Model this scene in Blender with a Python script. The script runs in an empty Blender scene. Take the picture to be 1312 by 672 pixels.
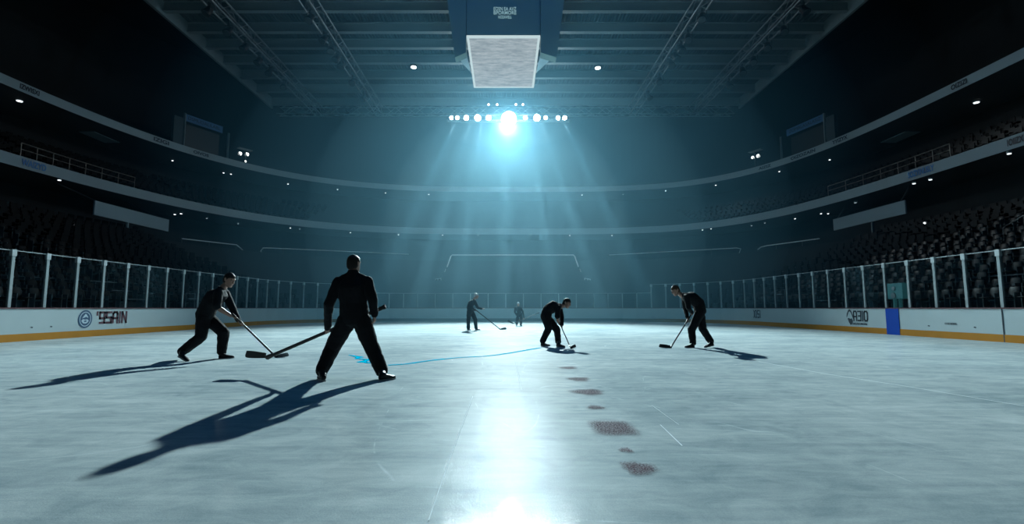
import bpy, bmesh, math, random
from mathutils import Vector, Matrix
R = math.radians
random.seed(7)
C = bpy.context.scene.collection
sc = bpy.context.scene

# ------------------------------------------------------------------ camera model (1312 x 672 photograph)
F, CX, CY, CAMH = 620.0, 648.0, 336.0, 1.07
PITCH = math.atan(59.0 / F)
SP, CP = math.sin(PITCH), math.cos(PITCH)

def ray(px, py):
    dx, du = (px - CX) / F, (CY - py) / F
    return Vector((dx, CP - du * SP, du * CP + SP))
def P(px, py, Y):
    d = ray(px, py); return Vector((0, 0, CAMH)) + d * (Y / d.y)
def onX(px, py, X):
    d = ray(px, py); return Vector((0, 0, CAMH)) + d * (X / d.x)
def onZ(px, py, Z):
    d = ray(px, py); return Vector((0, 0, CAMH)) + d * ((Z - CAMH) / d.z)
def ground(px, py, z=0.0):
    return onZ(px, py, z)
def proj(p):
    q = Vector(p) - Vector((0, 0, CAMH))
    f = q.y * CP + q.z * SP; u = -q.y * SP + q.z * CP
    if f <= 0.1: return (-9999, -9999)
    return (CX + F * q.x / f, CY - F * u / f)

# ------------------------------------------------------------------ materials
def new_mat(name):
    m = bpy.data.materials.new(name); m.use_nodes = True
    nt = m.node_tree; nt.nodes.clear()
    out = nt.nodes.new('ShaderNodeOutputMaterial')
    return m, nt, out
def pbr(name, col, rough=0.6, metal=0.0, noise=0.12, scale=6.0, bump=0.0, spec=0.5, emit=None, estr=0.0):
    m, nt, out = new_mat(name)
    b = nt.nodes.new('ShaderNodeBsdfPrincipled')
    tc = nt.nodes.new('ShaderNodeTexCoord')
    nz = nt.nodes.new('ShaderNodeTexNoise'); nz.inputs['Scale'].default_value = scale; nz.inputs['Detail'].default_value = 5
    nt.links.new(tc.outputs['Object'], nz.inputs['Vector'])
    mx = nt.nodes.new('ShaderNodeMix'); mx.data_type = 'RGBA'
    mx.inputs[6].default_value = (*[max(0, c * (1 - noise)) for c in col], 1)
    mx.inputs[7].default_value = (*[min(1, c * (1 + noise)) for c in col], 1)
    nt.links.new(nz.outputs[0], mx.inputs[0]); nt.links.new(mx.outputs[2], b.inputs['Base Color'])
    b.inputs['Roughness'].default_value = rough; b.inputs['Metallic'].default_value = metal
    b.inputs['Specular IOR Level'].default_value = spec
    if bump:
        bp = nt.nodes.new('ShaderNodeBump'); bp.inputs['Strength'].default_value = bump; bp.inputs['Distance'].default_value = 0.02
        nt.links.new(nz.outputs[0], bp.inputs['Height']); nt.links.new(bp.outputs[0], b.inputs['Normal'])
    if emit:
        b.inputs['Emission Color'].default_value = (*emit, 1); b.inputs['Emission Strength'].default_value = estr
    nt.links.new(b.outputs[0], out.inputs['Surface'])
    return m
def emis(name, col, s):
    m, nt, out = new_mat(name)
    e = nt.nodes.new('ShaderNodeEmission'); e.inputs[0].default_value = (*col, 1); e.inputs[1].default_value = s
    nt.links.new(e.outputs[0], out.inputs['Surface']); return m

M = {}
M['board'] = pbr('white_board', (0.38, 0.45, 0.46), 0.35, noise=0.05, scale=1.5)
M['kick'] = pbr('yellow_kick', (0.38, 0.155, 0.006), 0.6, spec=0.2, noise=0.15, scale=2)
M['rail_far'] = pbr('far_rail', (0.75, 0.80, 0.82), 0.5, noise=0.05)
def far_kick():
    m = pbr('shade_faded_kick', (0.38, 0.155, 0.006), 0.6, noise=0.15, scale=2, spec=0.2); nt = m.node_tree
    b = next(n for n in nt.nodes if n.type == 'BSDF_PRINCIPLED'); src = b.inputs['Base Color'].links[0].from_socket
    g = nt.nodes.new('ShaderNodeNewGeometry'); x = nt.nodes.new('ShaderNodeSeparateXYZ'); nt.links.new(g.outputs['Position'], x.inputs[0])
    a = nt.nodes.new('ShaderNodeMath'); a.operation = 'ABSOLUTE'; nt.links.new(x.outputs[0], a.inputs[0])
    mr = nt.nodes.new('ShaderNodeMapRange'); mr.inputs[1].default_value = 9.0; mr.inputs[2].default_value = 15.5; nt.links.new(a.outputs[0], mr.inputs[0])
    mx = nt.nodes.new('ShaderNodeMix'); mx.data_type = 'RGBA'; mx.inputs[6].default_value = (0.13, 0.14, 0.13, 1)  # yellow turned grey towards the middle to paint in the shadow band
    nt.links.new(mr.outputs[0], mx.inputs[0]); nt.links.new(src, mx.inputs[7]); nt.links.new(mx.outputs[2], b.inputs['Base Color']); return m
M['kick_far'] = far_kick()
M['cap'] = pbr('dark_red_cap', (0.07, 0.008, 0.015), 0.4)
M['blue'] = pbr('blue_stripe', (0.0, 0.05, 0.33), 0.6, spec=0.1, noise=0.05)
M['alu'] = pbr('aluminium', (0.22, 0.26, 0.27), 0.45, metal=0.25, noise=0.08)
M['alu_l'] = pbr('pale_aluminium', (0.38, 0.42, 0.43), 0.4, metal=0.15, noise=0.15, scale=20)
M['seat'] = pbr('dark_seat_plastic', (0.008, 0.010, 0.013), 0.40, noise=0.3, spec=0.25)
M['seat_shaded'] = pbr('shaded_seat_plastic', (0.0035, 0.0045, 0.006), 0.6, noise=0.3, spec=0.12)  # same seat plastic, darkened to paint in the left stand's deeper shade
M['steel'] = pbr('dark_steel', (0.10, 0.12, 0.13), 0.5, metal=0.6)
M['rail'] = pbr('rail_steel', (0.30, 0.27, 0.25), 0.35, metal=0.5)
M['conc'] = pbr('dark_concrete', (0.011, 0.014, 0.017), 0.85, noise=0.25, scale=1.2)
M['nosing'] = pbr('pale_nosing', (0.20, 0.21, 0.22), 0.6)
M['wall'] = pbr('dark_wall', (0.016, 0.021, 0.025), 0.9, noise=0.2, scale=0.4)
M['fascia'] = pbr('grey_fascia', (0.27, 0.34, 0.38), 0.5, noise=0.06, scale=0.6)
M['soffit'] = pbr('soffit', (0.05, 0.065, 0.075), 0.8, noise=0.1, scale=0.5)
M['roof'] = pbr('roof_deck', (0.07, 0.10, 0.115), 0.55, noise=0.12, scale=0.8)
M['beam'] = pbr('roof_beam', (0.17, 0.22, 0.24), 0.5, noise=0.1)
M['truss'] = pbr('truss_metal', (0.22, 0.25, 0.27), 0.4, metal=0.4)
M['black'] = pbr('black_housing', (0.012, 0.013, 0.015), 0.5)
M['body'] = pbr('scoreboard_blue', (0.21, 0.30, 0.30), 0.5, noise=0.08, scale=1)
M['bracket'] = pbr('pale_bracket', (0.45, 0.55, 0.6), 0.4, noise=0.2, scale=3)
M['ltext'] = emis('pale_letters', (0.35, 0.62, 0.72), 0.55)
M['dtext'] = pbr('dark_letters', (0.012, 0.025, 0.04), 0.5)
M['btext'] = pbr('blue_letters', (0.03, 0.20, 0.52), 0.5)
M['rtext'] = pbr('dark_red_letters', (0.055, 0.003, 0.018), 0.6)
M['logo_b'] = pbr('navy_emblem', (0.012, 0.06, 0.13), 0.4)
M['logo_w'] = pbr('pale_emblem', (0.42, 0.52, 0.58), 0.4)
M['banner'] = pbr('blue_banner', (0.05, 0.14, 0.30), 0.6, noise=0.1)
M['lamp'] = emis('lamp_lens', (0.82, 0.95, 1.0), 100.0)
M['lamp_big'] = emis('big_lamp_lens', (0.86, 0.97, 1.0), 70.0)
M['small'] = emis('downlight_lens', (0.85, 0.95, 1.0), 2.2)
M['small_dim'] = emis('dim_downlight_lens', (0.6, 0.8, 0.9), 0.5)
M['twin'] = emis('twin_lamp_lens', (0.9, 1.0, 1.0), 3.0)
M['round'] = emis('round_ceiling_lens', (0.9, 1.0, 1.0), 8.0)
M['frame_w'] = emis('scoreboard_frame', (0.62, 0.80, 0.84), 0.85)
M['skin'] = pbr('skin', (0.25, 0.135, 0.10), 0.5, noise=0.08, scale=30)
M['shirt'] = pbr('black_shirt', (0.005, 0.0065, 0.009), 0.85, noise=0.2, scale=25, bump=0.15, spec=0.2)
M['trouser'] = pbr('black_trousers', (0.004, 0.005, 0.007), 0.85, noise=0.2, scale=25, bump=0.15, spec=0.2)
M['shoe'] = pbr('black_leather', (0.006, 0.006, 0.008), 0.5, spec=0.3)
M['sole'] = pbr('pale_sole', (0.30, 0.33, 0.35), 0.5)
M['hair_d'] = pbr('dark_hair', (0.018, 0.013, 0.011), 0.55, noise=0.3, scale=80, bump=0.4, spec=0.15)
M['hair_b'] = pbr('brown_hair', (0.07, 0.038, 0.022), 0.5, noise=0.3, scale=80, bump=0.4, spec=0.15)
M['hair_g'] = pbr('grey_hair', (0.30, 0.33, 0.35), 0.5, noise=0.3, scale=80, bump=0.4, spec=0.15)
M['eye'] = pbr('eye', (0.12, 0.11, 0.11), 0.2)
M['shaft'] = pbr('black_shaft', (0.010, 0.010, 0.011), 0.5, noise=0.2, scale=10)
M['tape'] = pbr('black_tape', (0.012, 0.012, 0.012), 0.8, noise=0.3, scale=60, bump=0.3)
M['blade_g'] = pbr('grey_blade', (0.10, 0.12, 0.13), 0.5, noise=0.2, scale=20)
M['cyan'] = pbr('cyan_paint', (0.0, 0.36, 0.56), 0.7, noise=0.25, scale=9, spec=0.0)
M['screen_teal'] = pbr('teal_cabinet', (0.05, 0.16, 0.17), 0.5, emit=(0.03, 0.14, 0.15), estr=0.25)

def ice_material():
    m, nt, out = new_mat('ice'); N = nt.nodes.new; L = nt.links.new
    geo = N('ShaderNodeNewGeometry')
    def noise(sx, sy, scale, detail=6, rough=0.6, dist=0.0):
        mp = N('ShaderNodeMapping'); mp.inputs['Scale'].default_value = (sx, sy, 1)
        L(geo.outputs['Position'], mp.inputs['Vector'])
        n = N('ShaderNodeTexNoise'); n.inputs['Scale'].default_value = scale; n.inputs['Detail'].default_value = detail
        n.inputs['Roughness'].default_value = rough; n.inputs['Distortion'].default_value = dist
        L(mp.outputs[0], n.inputs['Vector']); return n.outputs[0]
    def math_(op, a, bb=None, v=None, clamp=False):
        n = N('ShaderNodeMath'); n.operation = op; n.use_clamp = clamp
        L(a, n.inputs[0])
        if bb is not None: L(bb, n.inputs[1])
        elif v is not None: n.inputs[1].default_value = v
        return n.outputs[0]
    def ramp(a, lo, hi, c0, c1):
        n = N('ShaderNodeMapRange'); n.inputs[1].default_value = lo; n.inputs[2].default_value = hi
        n.inputs[3].default_value = c0; n.inputs[4].default_value = c1
        L(a, n.inputs[0]); return n.outputs[0]
    big = noise(0.5, 0.9, 0.7, 7, 0.65, 0.4)
    streak = noise(0.35, 3.0, 2.2, 8, 0.7, 0.3)
    grain = noise(1, 1, 90, 3, 0.7)
    cloud = noise(1, 1.3, 2.3, 8, 0.72, 0.8)
    f = math_('ADD', ramp(big, 0.3, 0.7, 0, 0.45), ramp(streak, 0.3, 0.7, 0, 0.35))
    f = math_('ADD', f, ramp(cloud, 0.35, 0.65, 0, 0.30))
    f = math_('ADD', f, ramp(grain, 0.3, 0.7, -0.10, 0.10), clamp=True)
    mx = N('ShaderNodeMix'); mx.data_type = 'RGBA'
    mx.inputs[6].default_value = (0.15, 0.225, 0.25, 1); mx.inputs[7].default_value = (0.55, 0.61, 0.61, 1)
    L(f, mx.inputs[0])
    # skate scratches: thin contour lines of stretched noise
    sc1 = math_('ABSOLUTE', math_('SUBTRACT', noise(1.0, 0.22, 0.55, 1.5, 0.4, 0.6), v=0.5))
    sc2 = math_('ABSOLUTE', math_('SUBTRACT', noise(0.25, 1.0, 0.7, 1.5, 0.4, 0.4), v=0.52))
    l1 = ramp(sc1, 0.0, 0.0022, 1, 0); l2 = ramp(sc2, 0.0, 0.0022, 1, 0)
    brk = ramp(noise(1, 1, 1.7, 4), 0.5, 0.62, 0, 1)
    ln = math_('MULTIPLY', math_('MAXIMUM', l1, l2), brk)
    mx2 = N('ShaderNodeMix'); mx2.data_type = 'RGBA'; mx2.inputs[7].default_value = (0.72, 0.80, 0.82, 1)
    L(math_('MULTIPLY', ln, v=0.55), mx2.inputs[0]); L(mx.outputs[2], mx2.inputs[6])
    bp = N('ShaderNodeBump'); bp.inputs['Strength'].default_value = 0.30; bp.inputs['Distance'].default_value = 0.01
    hh = math_('ADD', ramp(grain, 0, 1, 0, 0.6), ramp(cloud, 0, 1, 0, 0.9))
    L(hh, bp.inputs['Height'])
    bp2 = N('ShaderNodeBump'); bp2.inputs['Strength'].default_value = 0.03; bp2.inputs['Distance'].default_value = 0.01
    L(hh, bp2.inputs['Height'])
    fr = N('ShaderNodeFresnel'); fr.inputs[0].default_value = 1.31
    df = N('ShaderNodeBsdfDiffuse'); L(mx2.outputs[2], df.inputs['Color']); L(bp.outputs[0], df.inputs['Normal'])
    g1 = N('ShaderNodeBsdfGlossy'); g1.distribution = 'BECKMANN'; g1.inputs['Roughness'].default_value = 0.065; L(bp2.outputs[0], g1.inputs['Normal'])
    g2 = N('ShaderNodeBsdfGlossy'); g2.distribution = 'BECKMANN'; L(ramp(cloud, 0.3, 0.7, 0.11, 0.15), g2.inputs['Roughness']); L(bp.outputs[0], g2.inputs['Normal'])
    m1 = N('ShaderNodeMixShader'); L(math_('MULTIPLY', fr.outputs[0], v=0.16), m1.inputs[0]); L(df.outputs[0], m1.inputs[1]); L(g1.outputs[0], m1.inputs[2])
    m2 = N('ShaderNodeMixShader'); L(math_('MULTIPLY', fr.outputs[0], v=0.008), m2.inputs[0]); L(m1.outputs[0], m2.inputs[1]); L(g2.outputs[0], m2.inputs[2])
    g3 = N('ShaderNodeBsdfGlossy'); g3.distribution = 'BECKMANN'; g3.inputs['Roughness'].default_value = 0.45; L(bp.outputs[0], g3.inputs['Normal'])
    m3 = N('ShaderNodeMixShader'); L(math_('MULTIPLY', fr.outputs[0], v=0.014), m3.inputs[0]); L(m2.outputs[0], m3.inputs[1]); L(g3.outputs[0], m3.inputs[2])
    L(m3.outputs[0], out.inputs['Surface']); return m
M['ice'] = ice_material()

def glass_material():
    m, nt, out = new_mat('rink_glass'); N = nt.nodes.new; L = nt.links.new
    t = N('ShaderNodeBsdfTransparent'); t.inputs[0].default_value = (0.90, 0.94, 0.95, 1)
    g = N('ShaderNodeBsdfGlossy'); g.inputs['Roughness'].default_value = 0.05; g.inputs['Color'].default_value = (0.8, 0.9, 0.95, 1)
    fr = N('ShaderNodeFresnel'); fr.inputs[0].default_value = 1.25
    fm = N('ShaderNodeMath'); fm.operation = 'MULTIPLY'; fm.inputs[1].default_value = 0.22; L(fr.outputs[0], fm.inputs[0])
    mx = N('ShaderNodeMixShader'); L(fm.outputs[0], mx.inputs[0]); L(t.outputs[0], mx.inputs[1]); L(g.outputs[0], mx.inputs[2])
    L(mx.outputs[0], out.inputs['Surface']); return m
M['glass'] = glass_material()

def stain_material():
    m, nt, out = new_mat('red_stain'); N = nt.nodes.new; L = nt.links.new
    b = N('ShaderNodeBsdfPrincipled'); b.inputs['Base Color'].default_value = (0.11, 0.028, 0.045, 1); b.inputs['Roughness'].default_value = 0.8; b.inputs['Specular IOR Level'].default_value = 0.0
    t = N('ShaderNodeBsdfTransparent')
    tc = N('ShaderNodeTexCoord')
    n = N('ShaderNodeTexNoise'); n.inputs['Scale'].default_value = 70; n.inputs['Detail'].default_value = 4
    L(tc.outputs['Object'], n.inputs['Vector'])
    r = N('ShaderNodeMapRange'); r.inputs[1].default_value = 0.38; r.inputs[2].default_value = 0.66; L(n.outputs[0], r.inputs[0])
    at = N('ShaderNodeAttribute'); at.attribute_name = 'soft'
    mu = N('ShaderNodeMath'); mu.operation = 'MULTIPLY'; L(r.outputs[0], mu.inputs[0]); L(at.outputs['Fac'], mu.inputs[1])
    mx = N('ShaderNodeMixShader'); L(mu.outputs[0], mx.inputs[0]); L(t.outputs[0], mx.inputs[1]); L(b.outputs[0], mx.inputs[2])
    L(mx.outputs[0], out.inputs['Surface']); return m
M['stain'] = stain_material()

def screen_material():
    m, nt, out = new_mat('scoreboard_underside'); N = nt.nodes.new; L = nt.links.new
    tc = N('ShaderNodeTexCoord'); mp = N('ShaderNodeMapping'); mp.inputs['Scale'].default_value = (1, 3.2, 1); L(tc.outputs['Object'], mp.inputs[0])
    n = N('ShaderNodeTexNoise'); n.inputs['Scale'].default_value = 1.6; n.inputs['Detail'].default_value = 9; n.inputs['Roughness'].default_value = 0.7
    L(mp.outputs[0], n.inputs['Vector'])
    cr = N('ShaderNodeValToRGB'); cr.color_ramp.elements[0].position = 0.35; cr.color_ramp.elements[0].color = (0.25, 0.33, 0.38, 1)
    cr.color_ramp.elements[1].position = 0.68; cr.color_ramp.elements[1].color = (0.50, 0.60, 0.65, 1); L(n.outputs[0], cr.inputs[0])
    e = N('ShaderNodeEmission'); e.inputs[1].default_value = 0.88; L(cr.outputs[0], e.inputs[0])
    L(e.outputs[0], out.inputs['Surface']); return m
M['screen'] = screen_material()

def haze_material(name, d, col):
    m, nt, out = new_mat(name); N = nt.nodes.new; L = nt.links.new
    v = N('ShaderNodeVolumeScatter'); v.inputs['Color'].default_value = (*col, 1)
    v.inputs['Density'].default_value = d; v.inputs['Anisotropy'].default_value = 0.0
    L(v.outputs[0], out.inputs['Volume']); return m


# ------------------------------------------------------------------ mesh helpers
class MB:
    def __init__(s): s.v = []; s.f = []
    def box(s, x0, x1, y0, y1, z0, z1, mat=None):
        b = len(s.v)
        for x, y, z in ((x0,y0,z0),(x1,y0,z0),(x1,y1,z0),(x0,y1,z0),(x0,y0,z1),(x1,y0,z1),(x1,y1,z1),(x0,y1,z1)):
            p = Vector((x, y, z)); s.v.append(mat @ p if mat else p)
        for f in ((0,3,2,1),(4,5,6,7),(0,1,5,4),(1,2,6,5),(2,3,7,6),(3,0,4,7)): s.f.append([b + i for i in f])
        return s
    def loft(s, rings, n=16, cap=True):
        """rings: (centre, u, v, ru, rv)"""
        b = len(s.v); k = len(rings)
        for c, u, v, ru, rv in rings:
            for i in range(n):
                a = 2 * math.pi * i / n
                s.v.append(c + u * (ru * math.cos(a)) + v * (rv * math.sin(a)))
        for j in range(k - 1):
            for i in range(n):
                i2 = (i + 1) % n
                s.f.append([b + j*n + i, b + j*n + i2, b + (j+1)*n + i2, b + (j+1)*n + i])
        if cap:
            s.f.append([b + i for i in reversed(range(n))]); s.f.append([b + (k-1)*n + i for i in range(n)])
        return s
    def capsule(s, p0, p1, r0, r1, n=12):
        p0, p1 = Vector(p0), Vector(p1); d = p1 - p0
        if d.length < 1e-6: d = Vector((0, 0, 1e-4))
        a = d.normalized(); u = a.orthogonal().normalized(); v = a.cross(u)
        rings = []
        for t in (80, 50, 22): rings.append((p0 - a * r0 * math.sin(R(t)), u, v, r0 * math.cos(R(t)), r0 * math.cos(R(t))))
        rings += [(p0, u, v, r0, r0), (p1, u, v, r1, r1)]
        for t in (22, 50, 80): rings.append((p1 + a * r1 * math.sin(R(t)), u, v, r1 * math.cos(R(t)), r1 * math.cos(R(t))))
        return s.loft(rings, n)
    def tube(s, pts, r, n=8):
        pts = [Vector(p) for p in pts]
        rings = []
        for i, p in enumerate(pts):
            a = (pts[min(i+1, len(pts)-1)] - pts[max(i-1, 0)]).normalized()
            ref = Vector((0, 0, 1)) if abs(a.z) < 0.9 else Vector((1, 0, 0))
            u = a.cross(ref).normalized(); v = u.cross(a)
            rr = r[i] if isinstance(r, (list, tuple)) else r
            rings.append((p, u, v, rr, rr))
        return s.loft(rings, n)
    def bar(s, p0, p1, w, h=None):
        h = h or w; p0, p1 = Vector(p0), Vector(p1); a = (p1 - p0).normalized()
        ref = Vector((0, 0, 1)) if abs(a.z) < 0.9 else Vector((0, 1, 0))
        u = a.cross(ref).normalized(); v = u.cross(a); b = len(s.v)
        for p in (p0, p1):
            for x, y in ((-1,-1),(1,-1),(1,1),(-1,1)): s.v.append(p + u*(x*w/2) + v*(y*h/2))
        for f in ((0,3,2,1),(4,5,6,7),(0,1,5,4),(1,2,6,5),(2,3,7,6),(3,0,4,7)): s.f.append([b + i for i in f])
        return s
    def disc(s, c, nrm, r, h, n=20):
        nrm = Vector(nrm).normalized(); u = nrm.orthogonal().normalized(); v = nrm.cross(u); c = Vector(c)
        return s.loft([(c, u, v, r, r), (c + nrm*h, u, v, r, r)], n)
    def sweep(s, paths_z):
        """consecutive (path, z): quads between them"""
        b = len(s.v); n = len(paths_z[0][0])
        for path, z in paths_z:
            for p in path: s.v.append(Vector((p[0], p[1], z)))
        for j in range(len(paths_z) - 1):
            for i in range(n - 1):
                s.f.append([b + j*n + i, b + j*n + i + 1, b + (j+1)*n + i + 1, b + (j+1)*n + i])
        return s
    def mesh(s, name):
        me = bpy.data.meshes.new(name); me.from_pydata([tuple(p) for p in s.v], [], s.f); me.validate(); me.update(); return me
    def build(s, name, mat, parent=None, smooth=False, bevel=0.0, origin=None):
        me = s.mesh(name)
        bm = bmesh.new(); bm.from_mesh(me); bmesh.ops.recalc_face_normals(bm, faces=bm.faces)
        if bevel: bmesh.ops.bevel(bm, geom=bm.edges[:], offset=bevel, segments=2, affect='EDGES', profile=0.7)
        bm.to_mesh(me); bm.free()
        if smooth:
            for p in me.polygons: p.use_smooth = True
        o = bpy.data.objects.new(name, me); C.objects.link(o)
        if mat is not None: me.materials.append(mat)
        if parent is not None:
            o.parent = parent; o.matrix_parent_inverse = Matrix.LocRotScale(parent.location, parent.rotation_euler, parent.scale).inverted()
        elif origin is not None:
            me.transform(Matrix.Translation(-Vector(origin))); o.location = origin
        return o
def tag(o, label=None, cat=None, group=None, kind=None):
    if label: o['label'] = label
    if cat: o['category'] = cat
    if group: o['group'] = group
    if kind: o['kind'] = kind
    return o
def thing(name, label, cat, loc=(0,0,0), rz=0.0, group=None):
    o = bpy.data.objects.new(name, None); C.objects.link(o); o.location = loc; o.rotation_euler = (0, 0, rz); o.empty_display_size = 0.2
    return tag(o, label, cat, group)
def struct(o, label=None):
    o['kind'] = 'structure'
    if label: o['label'] = label
    return o
def baked(o, mods):
    """evaluate modifiers into the mesh"""
    dg = bpy.context.evaluated_depsgraph_get(); dg.update()
    me = bpy.data.meshes.new_from_object(o.evaluated_get(dg))
    old = o.data; o.modifiers.clear(); o.data = me; bpy.data.meshes.remove(old)
    for p in me.polygons: p.use_smooth = True
CLOUD = bpy.data.textures.new('folds', 'CLOUDS'); CLOUD.noise_scale = 0.11; CLOUD.noise_depth = 2
def skinned(mb, name, mat, parent, voxel, smooth=3, folds=0.0):
    o = mb.build(name, mat, parent)
    m = o.modifiers.new('r', 'REMESH'); m.mode = 'VOXEL'; m.voxel_size = voxel; m.adaptivity = 0
    m = o.modifiers.new('s', 'SMOOTH'); m.factor = 0.5; m.iterations = smooth
    if folds:
        m = o.modifiers.new('d', 'DISPLACE'); m.texture = CLOUD; m.strength = folds; m.mid_level = 0.5
        m = o.modifiers.new('s2', 'SMOOTH'); m.factor = 0.5; m.iterations = 1
    baked(o, None)
    if not o.data.materials: o.data.materials.append(mat)
    return o
def lettering(name, text, size, mat, origin, right, up=(0,0,1), parent=None, bold=0.0, width=None, shear=0.0, depth=0.004):
    cu = bpy.data.curves.new(name, 'FONT'); cu.body = text; cu.size = size; cu.align_x = 'CENTER'; cu.align_y = 'CENTER'
    cu.offset = bold; cu.extrude = depth; cu.shear = shear; cu.space_character = 1.02
    t = bpy.data.objects.new('tmp', cu); C.objects.link(t)
    dg = bpy.context.evaluated_depsgraph_get(); dg.update()
    me = bpy.data.meshes.new_from_object(t.evaluated_get(dg))
    bpy.data.objects.remove(t); bpy.data.curves.remove(cu)
    r = Vector(right).normalized(); u = Vector(up).normalized(); n = r.cross(u)
    xs = [v.co.x for v in me.vertices]; w = (max(xs) - min(xs)) or 1; mid = (max(xs) + min(xs)) / 2
    k = (width / w) if width else 1.0
    for v in me.vertices:
        x, y, z = v.co; v.co = Vector(origin) + r * ((x - mid) * k) + u * y + n * z
    me.materials.clear(); me.materials.append(mat); me.name = name
    o = bpy.data.objects.new(name, me); C.objects.link(o)
    if parent is not None:
        o.parent = parent; o.matrix_parent_inverse = Matrix.LocRotScale(parent.location, parent.rotation_euler, parent.scale).inverted()
    return o

ORD = ['first','second','third','fourth','fifth','sixth','seventh','eighth','ninth','tenth','eleventh','twelfth','thirteenth','fourteenth','fifteenth','sixteenth','seventeenth','eighteenth','nineteenth','twentieth','twenty-first','twenty-second','twenty-third','twenty-fourth','twenty-fifth','twenty-sixth','twenty-seventh','twenty-eighth','twenty-ninth','thirtieth']

# ------------------------------------------------------------------ plan curves
HW, FAR, CR = 15.6, 39.0, 8.5
Y0 = -8.0
def rink_path(off=0.0, step=1.17, near=Y0):
    """plan outline of the boards: left side, left corner, far end, right corner, right side (arc-length sampled on the base outline)"""
    pts = []
    k = int((FAR - CR - near) / step)
    ys = [FAR - CR - step * i for i in range(k, -1, -1)]
    for y in ys: pts.append((-HW - off, y))
    na = 12
    for i in range(1, na):
        a = math.pi - math.pi/2 * i / na
        pts.append((-HW + CR + (CR + off) * math.cos(a), FAR - CR + (CR + off) * math.sin(a)))
    nf = 10
    for i in range(nf + 1): pts.append((-HW + CR + (2*HW - 2*CR) * i / nf, FAR + off))
    for i in range(1, na):
        a = math.pi/2 - math.pi/2 * i / na
        pts.append((HW - CR + (CR + off) * math.cos(a), FAR - CR + (CR + off) * math.sin(a)))
    for y in reversed(ys): pts.append((HW + off, y))
    return pts
NSIDE = len([1 for p in rink_path() if p[0] == -HW])
def super_path(a, b, n, yc=25.0, near=Y0, N=96, ar=None, nr=None):
    ar = ar or a; nr = nr or n
    pts = []
    K = 24
    for i in range(K): pts.append((-a, near + (yc - near) * i / K))
    for i in range(N + 1):
        t = math.pi * (1 - i / N); c, s_ = math.cos(t), math.sin(t)
        A, n_ = (a, n) if c < 0 else (ar, nr); pts.append((A * math.copysign(abs(c) ** (2/n_), c), yc + b * abs(s_) ** (2/n_)))
    for i in range(K - 1, -1, -1): pts.append((ar, near + (yc - near) * i / K))
    return pts
def ring(off): return super_path(33.0 + off, 37.0 + off, 2.8, ar=30.3 + off, nr=3.8)
def bowl(t): return super_path(17.7 + t * (31.2 - 17.7), 16.4 + t * (35.0 - 16.4), 3.1 + t * (2.8 - 3.1))
def dense(path, k=12):
    out = []
    for (x0, y0), (x1, y1) in zip(path, path[1:]):
        for i in range(k): out.append((x0 + (x1-x0)*i/k, y0 + (y1-y0)*i/k))
    return out + [path[-1]]
def on_path(px, py, path):
    """point of the vertical surface over PATH seen at the photograph's px, py, with right-hand tangent"""
    best = None
    for (x0, y0), (x1, y1) in zip(path, path[1:]):
        if y0 < 5 or y1 < 5: continue
        g = ray(px, py).y
        f0 = x0 - ray(px, py).x / g * y0; f1 = x1 - ray(px, py).x / g * y1
        if f0 == f1 or f0 * f1 > 0: continue
        t = f0 / (f0 - f1); y = y0 + (y1 - y0) * t
        if best is None or y > best[0].y: best = (P(px, py, y), Vector((x1 - x0, y1 - y0, 0)).normalized())
    return best

# ------------------------------------------------------------------ the setting
pts = rink_path(0.35)
mb = MB(); ctr = len(pts)
mb.v = [Vector((x, y, 0)) for x, y in pts] ; mb.f = [list(range(len(pts)))]
floor = struct(mb.build('floor', M['ice']), 'scratched blue white ice sheet of the rink')
for p in floor.data.polygons: pass
mb = MB(); mb.box(-60, 60, -12, 90, -0.4, -0.02)
struct(mb.build('floor_slab', M['conc']), 'dark concrete ground around the rink')

NR = 17
ROWZ = lambda i: 1.0 + i * (6.2 / NR)
prof = [(bowl(0), 0.0)]
for i in range(NR):
    prof.append((bowl(i / NR), ROWZ(i))); prof.append((bowl((i + 1) / NR), ROWZ(i)))
mb = MB().sweep(prof)
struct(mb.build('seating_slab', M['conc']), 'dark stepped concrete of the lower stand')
# balcony decks: soffit, fascia, deck, stepped tier, back wall in one section each
R1Z0, R1Z1 = 10.55, 11.35
R2Z0, R2Z1 = 16.75, 17.45
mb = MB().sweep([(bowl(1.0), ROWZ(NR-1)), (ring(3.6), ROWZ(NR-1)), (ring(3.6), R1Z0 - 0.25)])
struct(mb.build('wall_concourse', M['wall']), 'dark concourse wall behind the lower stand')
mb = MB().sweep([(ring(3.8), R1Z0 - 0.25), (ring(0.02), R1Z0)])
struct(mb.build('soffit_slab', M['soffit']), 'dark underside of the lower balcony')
mb = MB().sweep([(ring(0.3), R1Z0), (ring(0), R1Z0), (ring(0), R1Z1), (ring(0.3), R1Z1)])
struct(mb.build('balcony_slab', M['fascia']), 'grey curved front edge of the lower balcony')
prof = [(ring(0.3), R1Z1), (ring(0.3), R1Z1 - 0.3), (ring(1.0), R1Z1 - 0.3)]
for i in range(8):
    prof.append((ring(1.0 + i * 0.85), R1Z1 + 0.1 + i * 0.42)); prof.append((ring(1.85 + i * 0.85), R1Z1 + 0.1 + i * 0.42))
prof.append((ring(1.85 + 7 * 0.85), R2Z0))
mb = MB().sweep(prof)
struct(mb.build('tier_slab', M['conc']), 'dark stepped middle tier between the two balconies')
mb = MB().sweep([(ring(9.5), R2Z0 - 0.1), (ring(2.42), R2Z0)])
struct(mb.build('upper_soffit_slab', M['soffit']), 'dark underside of the upper balcony')
mb = MB().sweep([(ring(2.7), R2Z0), (ring(2.4), R2Z0), (ring(2.4), R2Z1), (ring(2.7), R2Z1)])
struct(mb.build('upper_balcony_slab', M['fascia']), 'grey curved front edge of the upper balcony')
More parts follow.
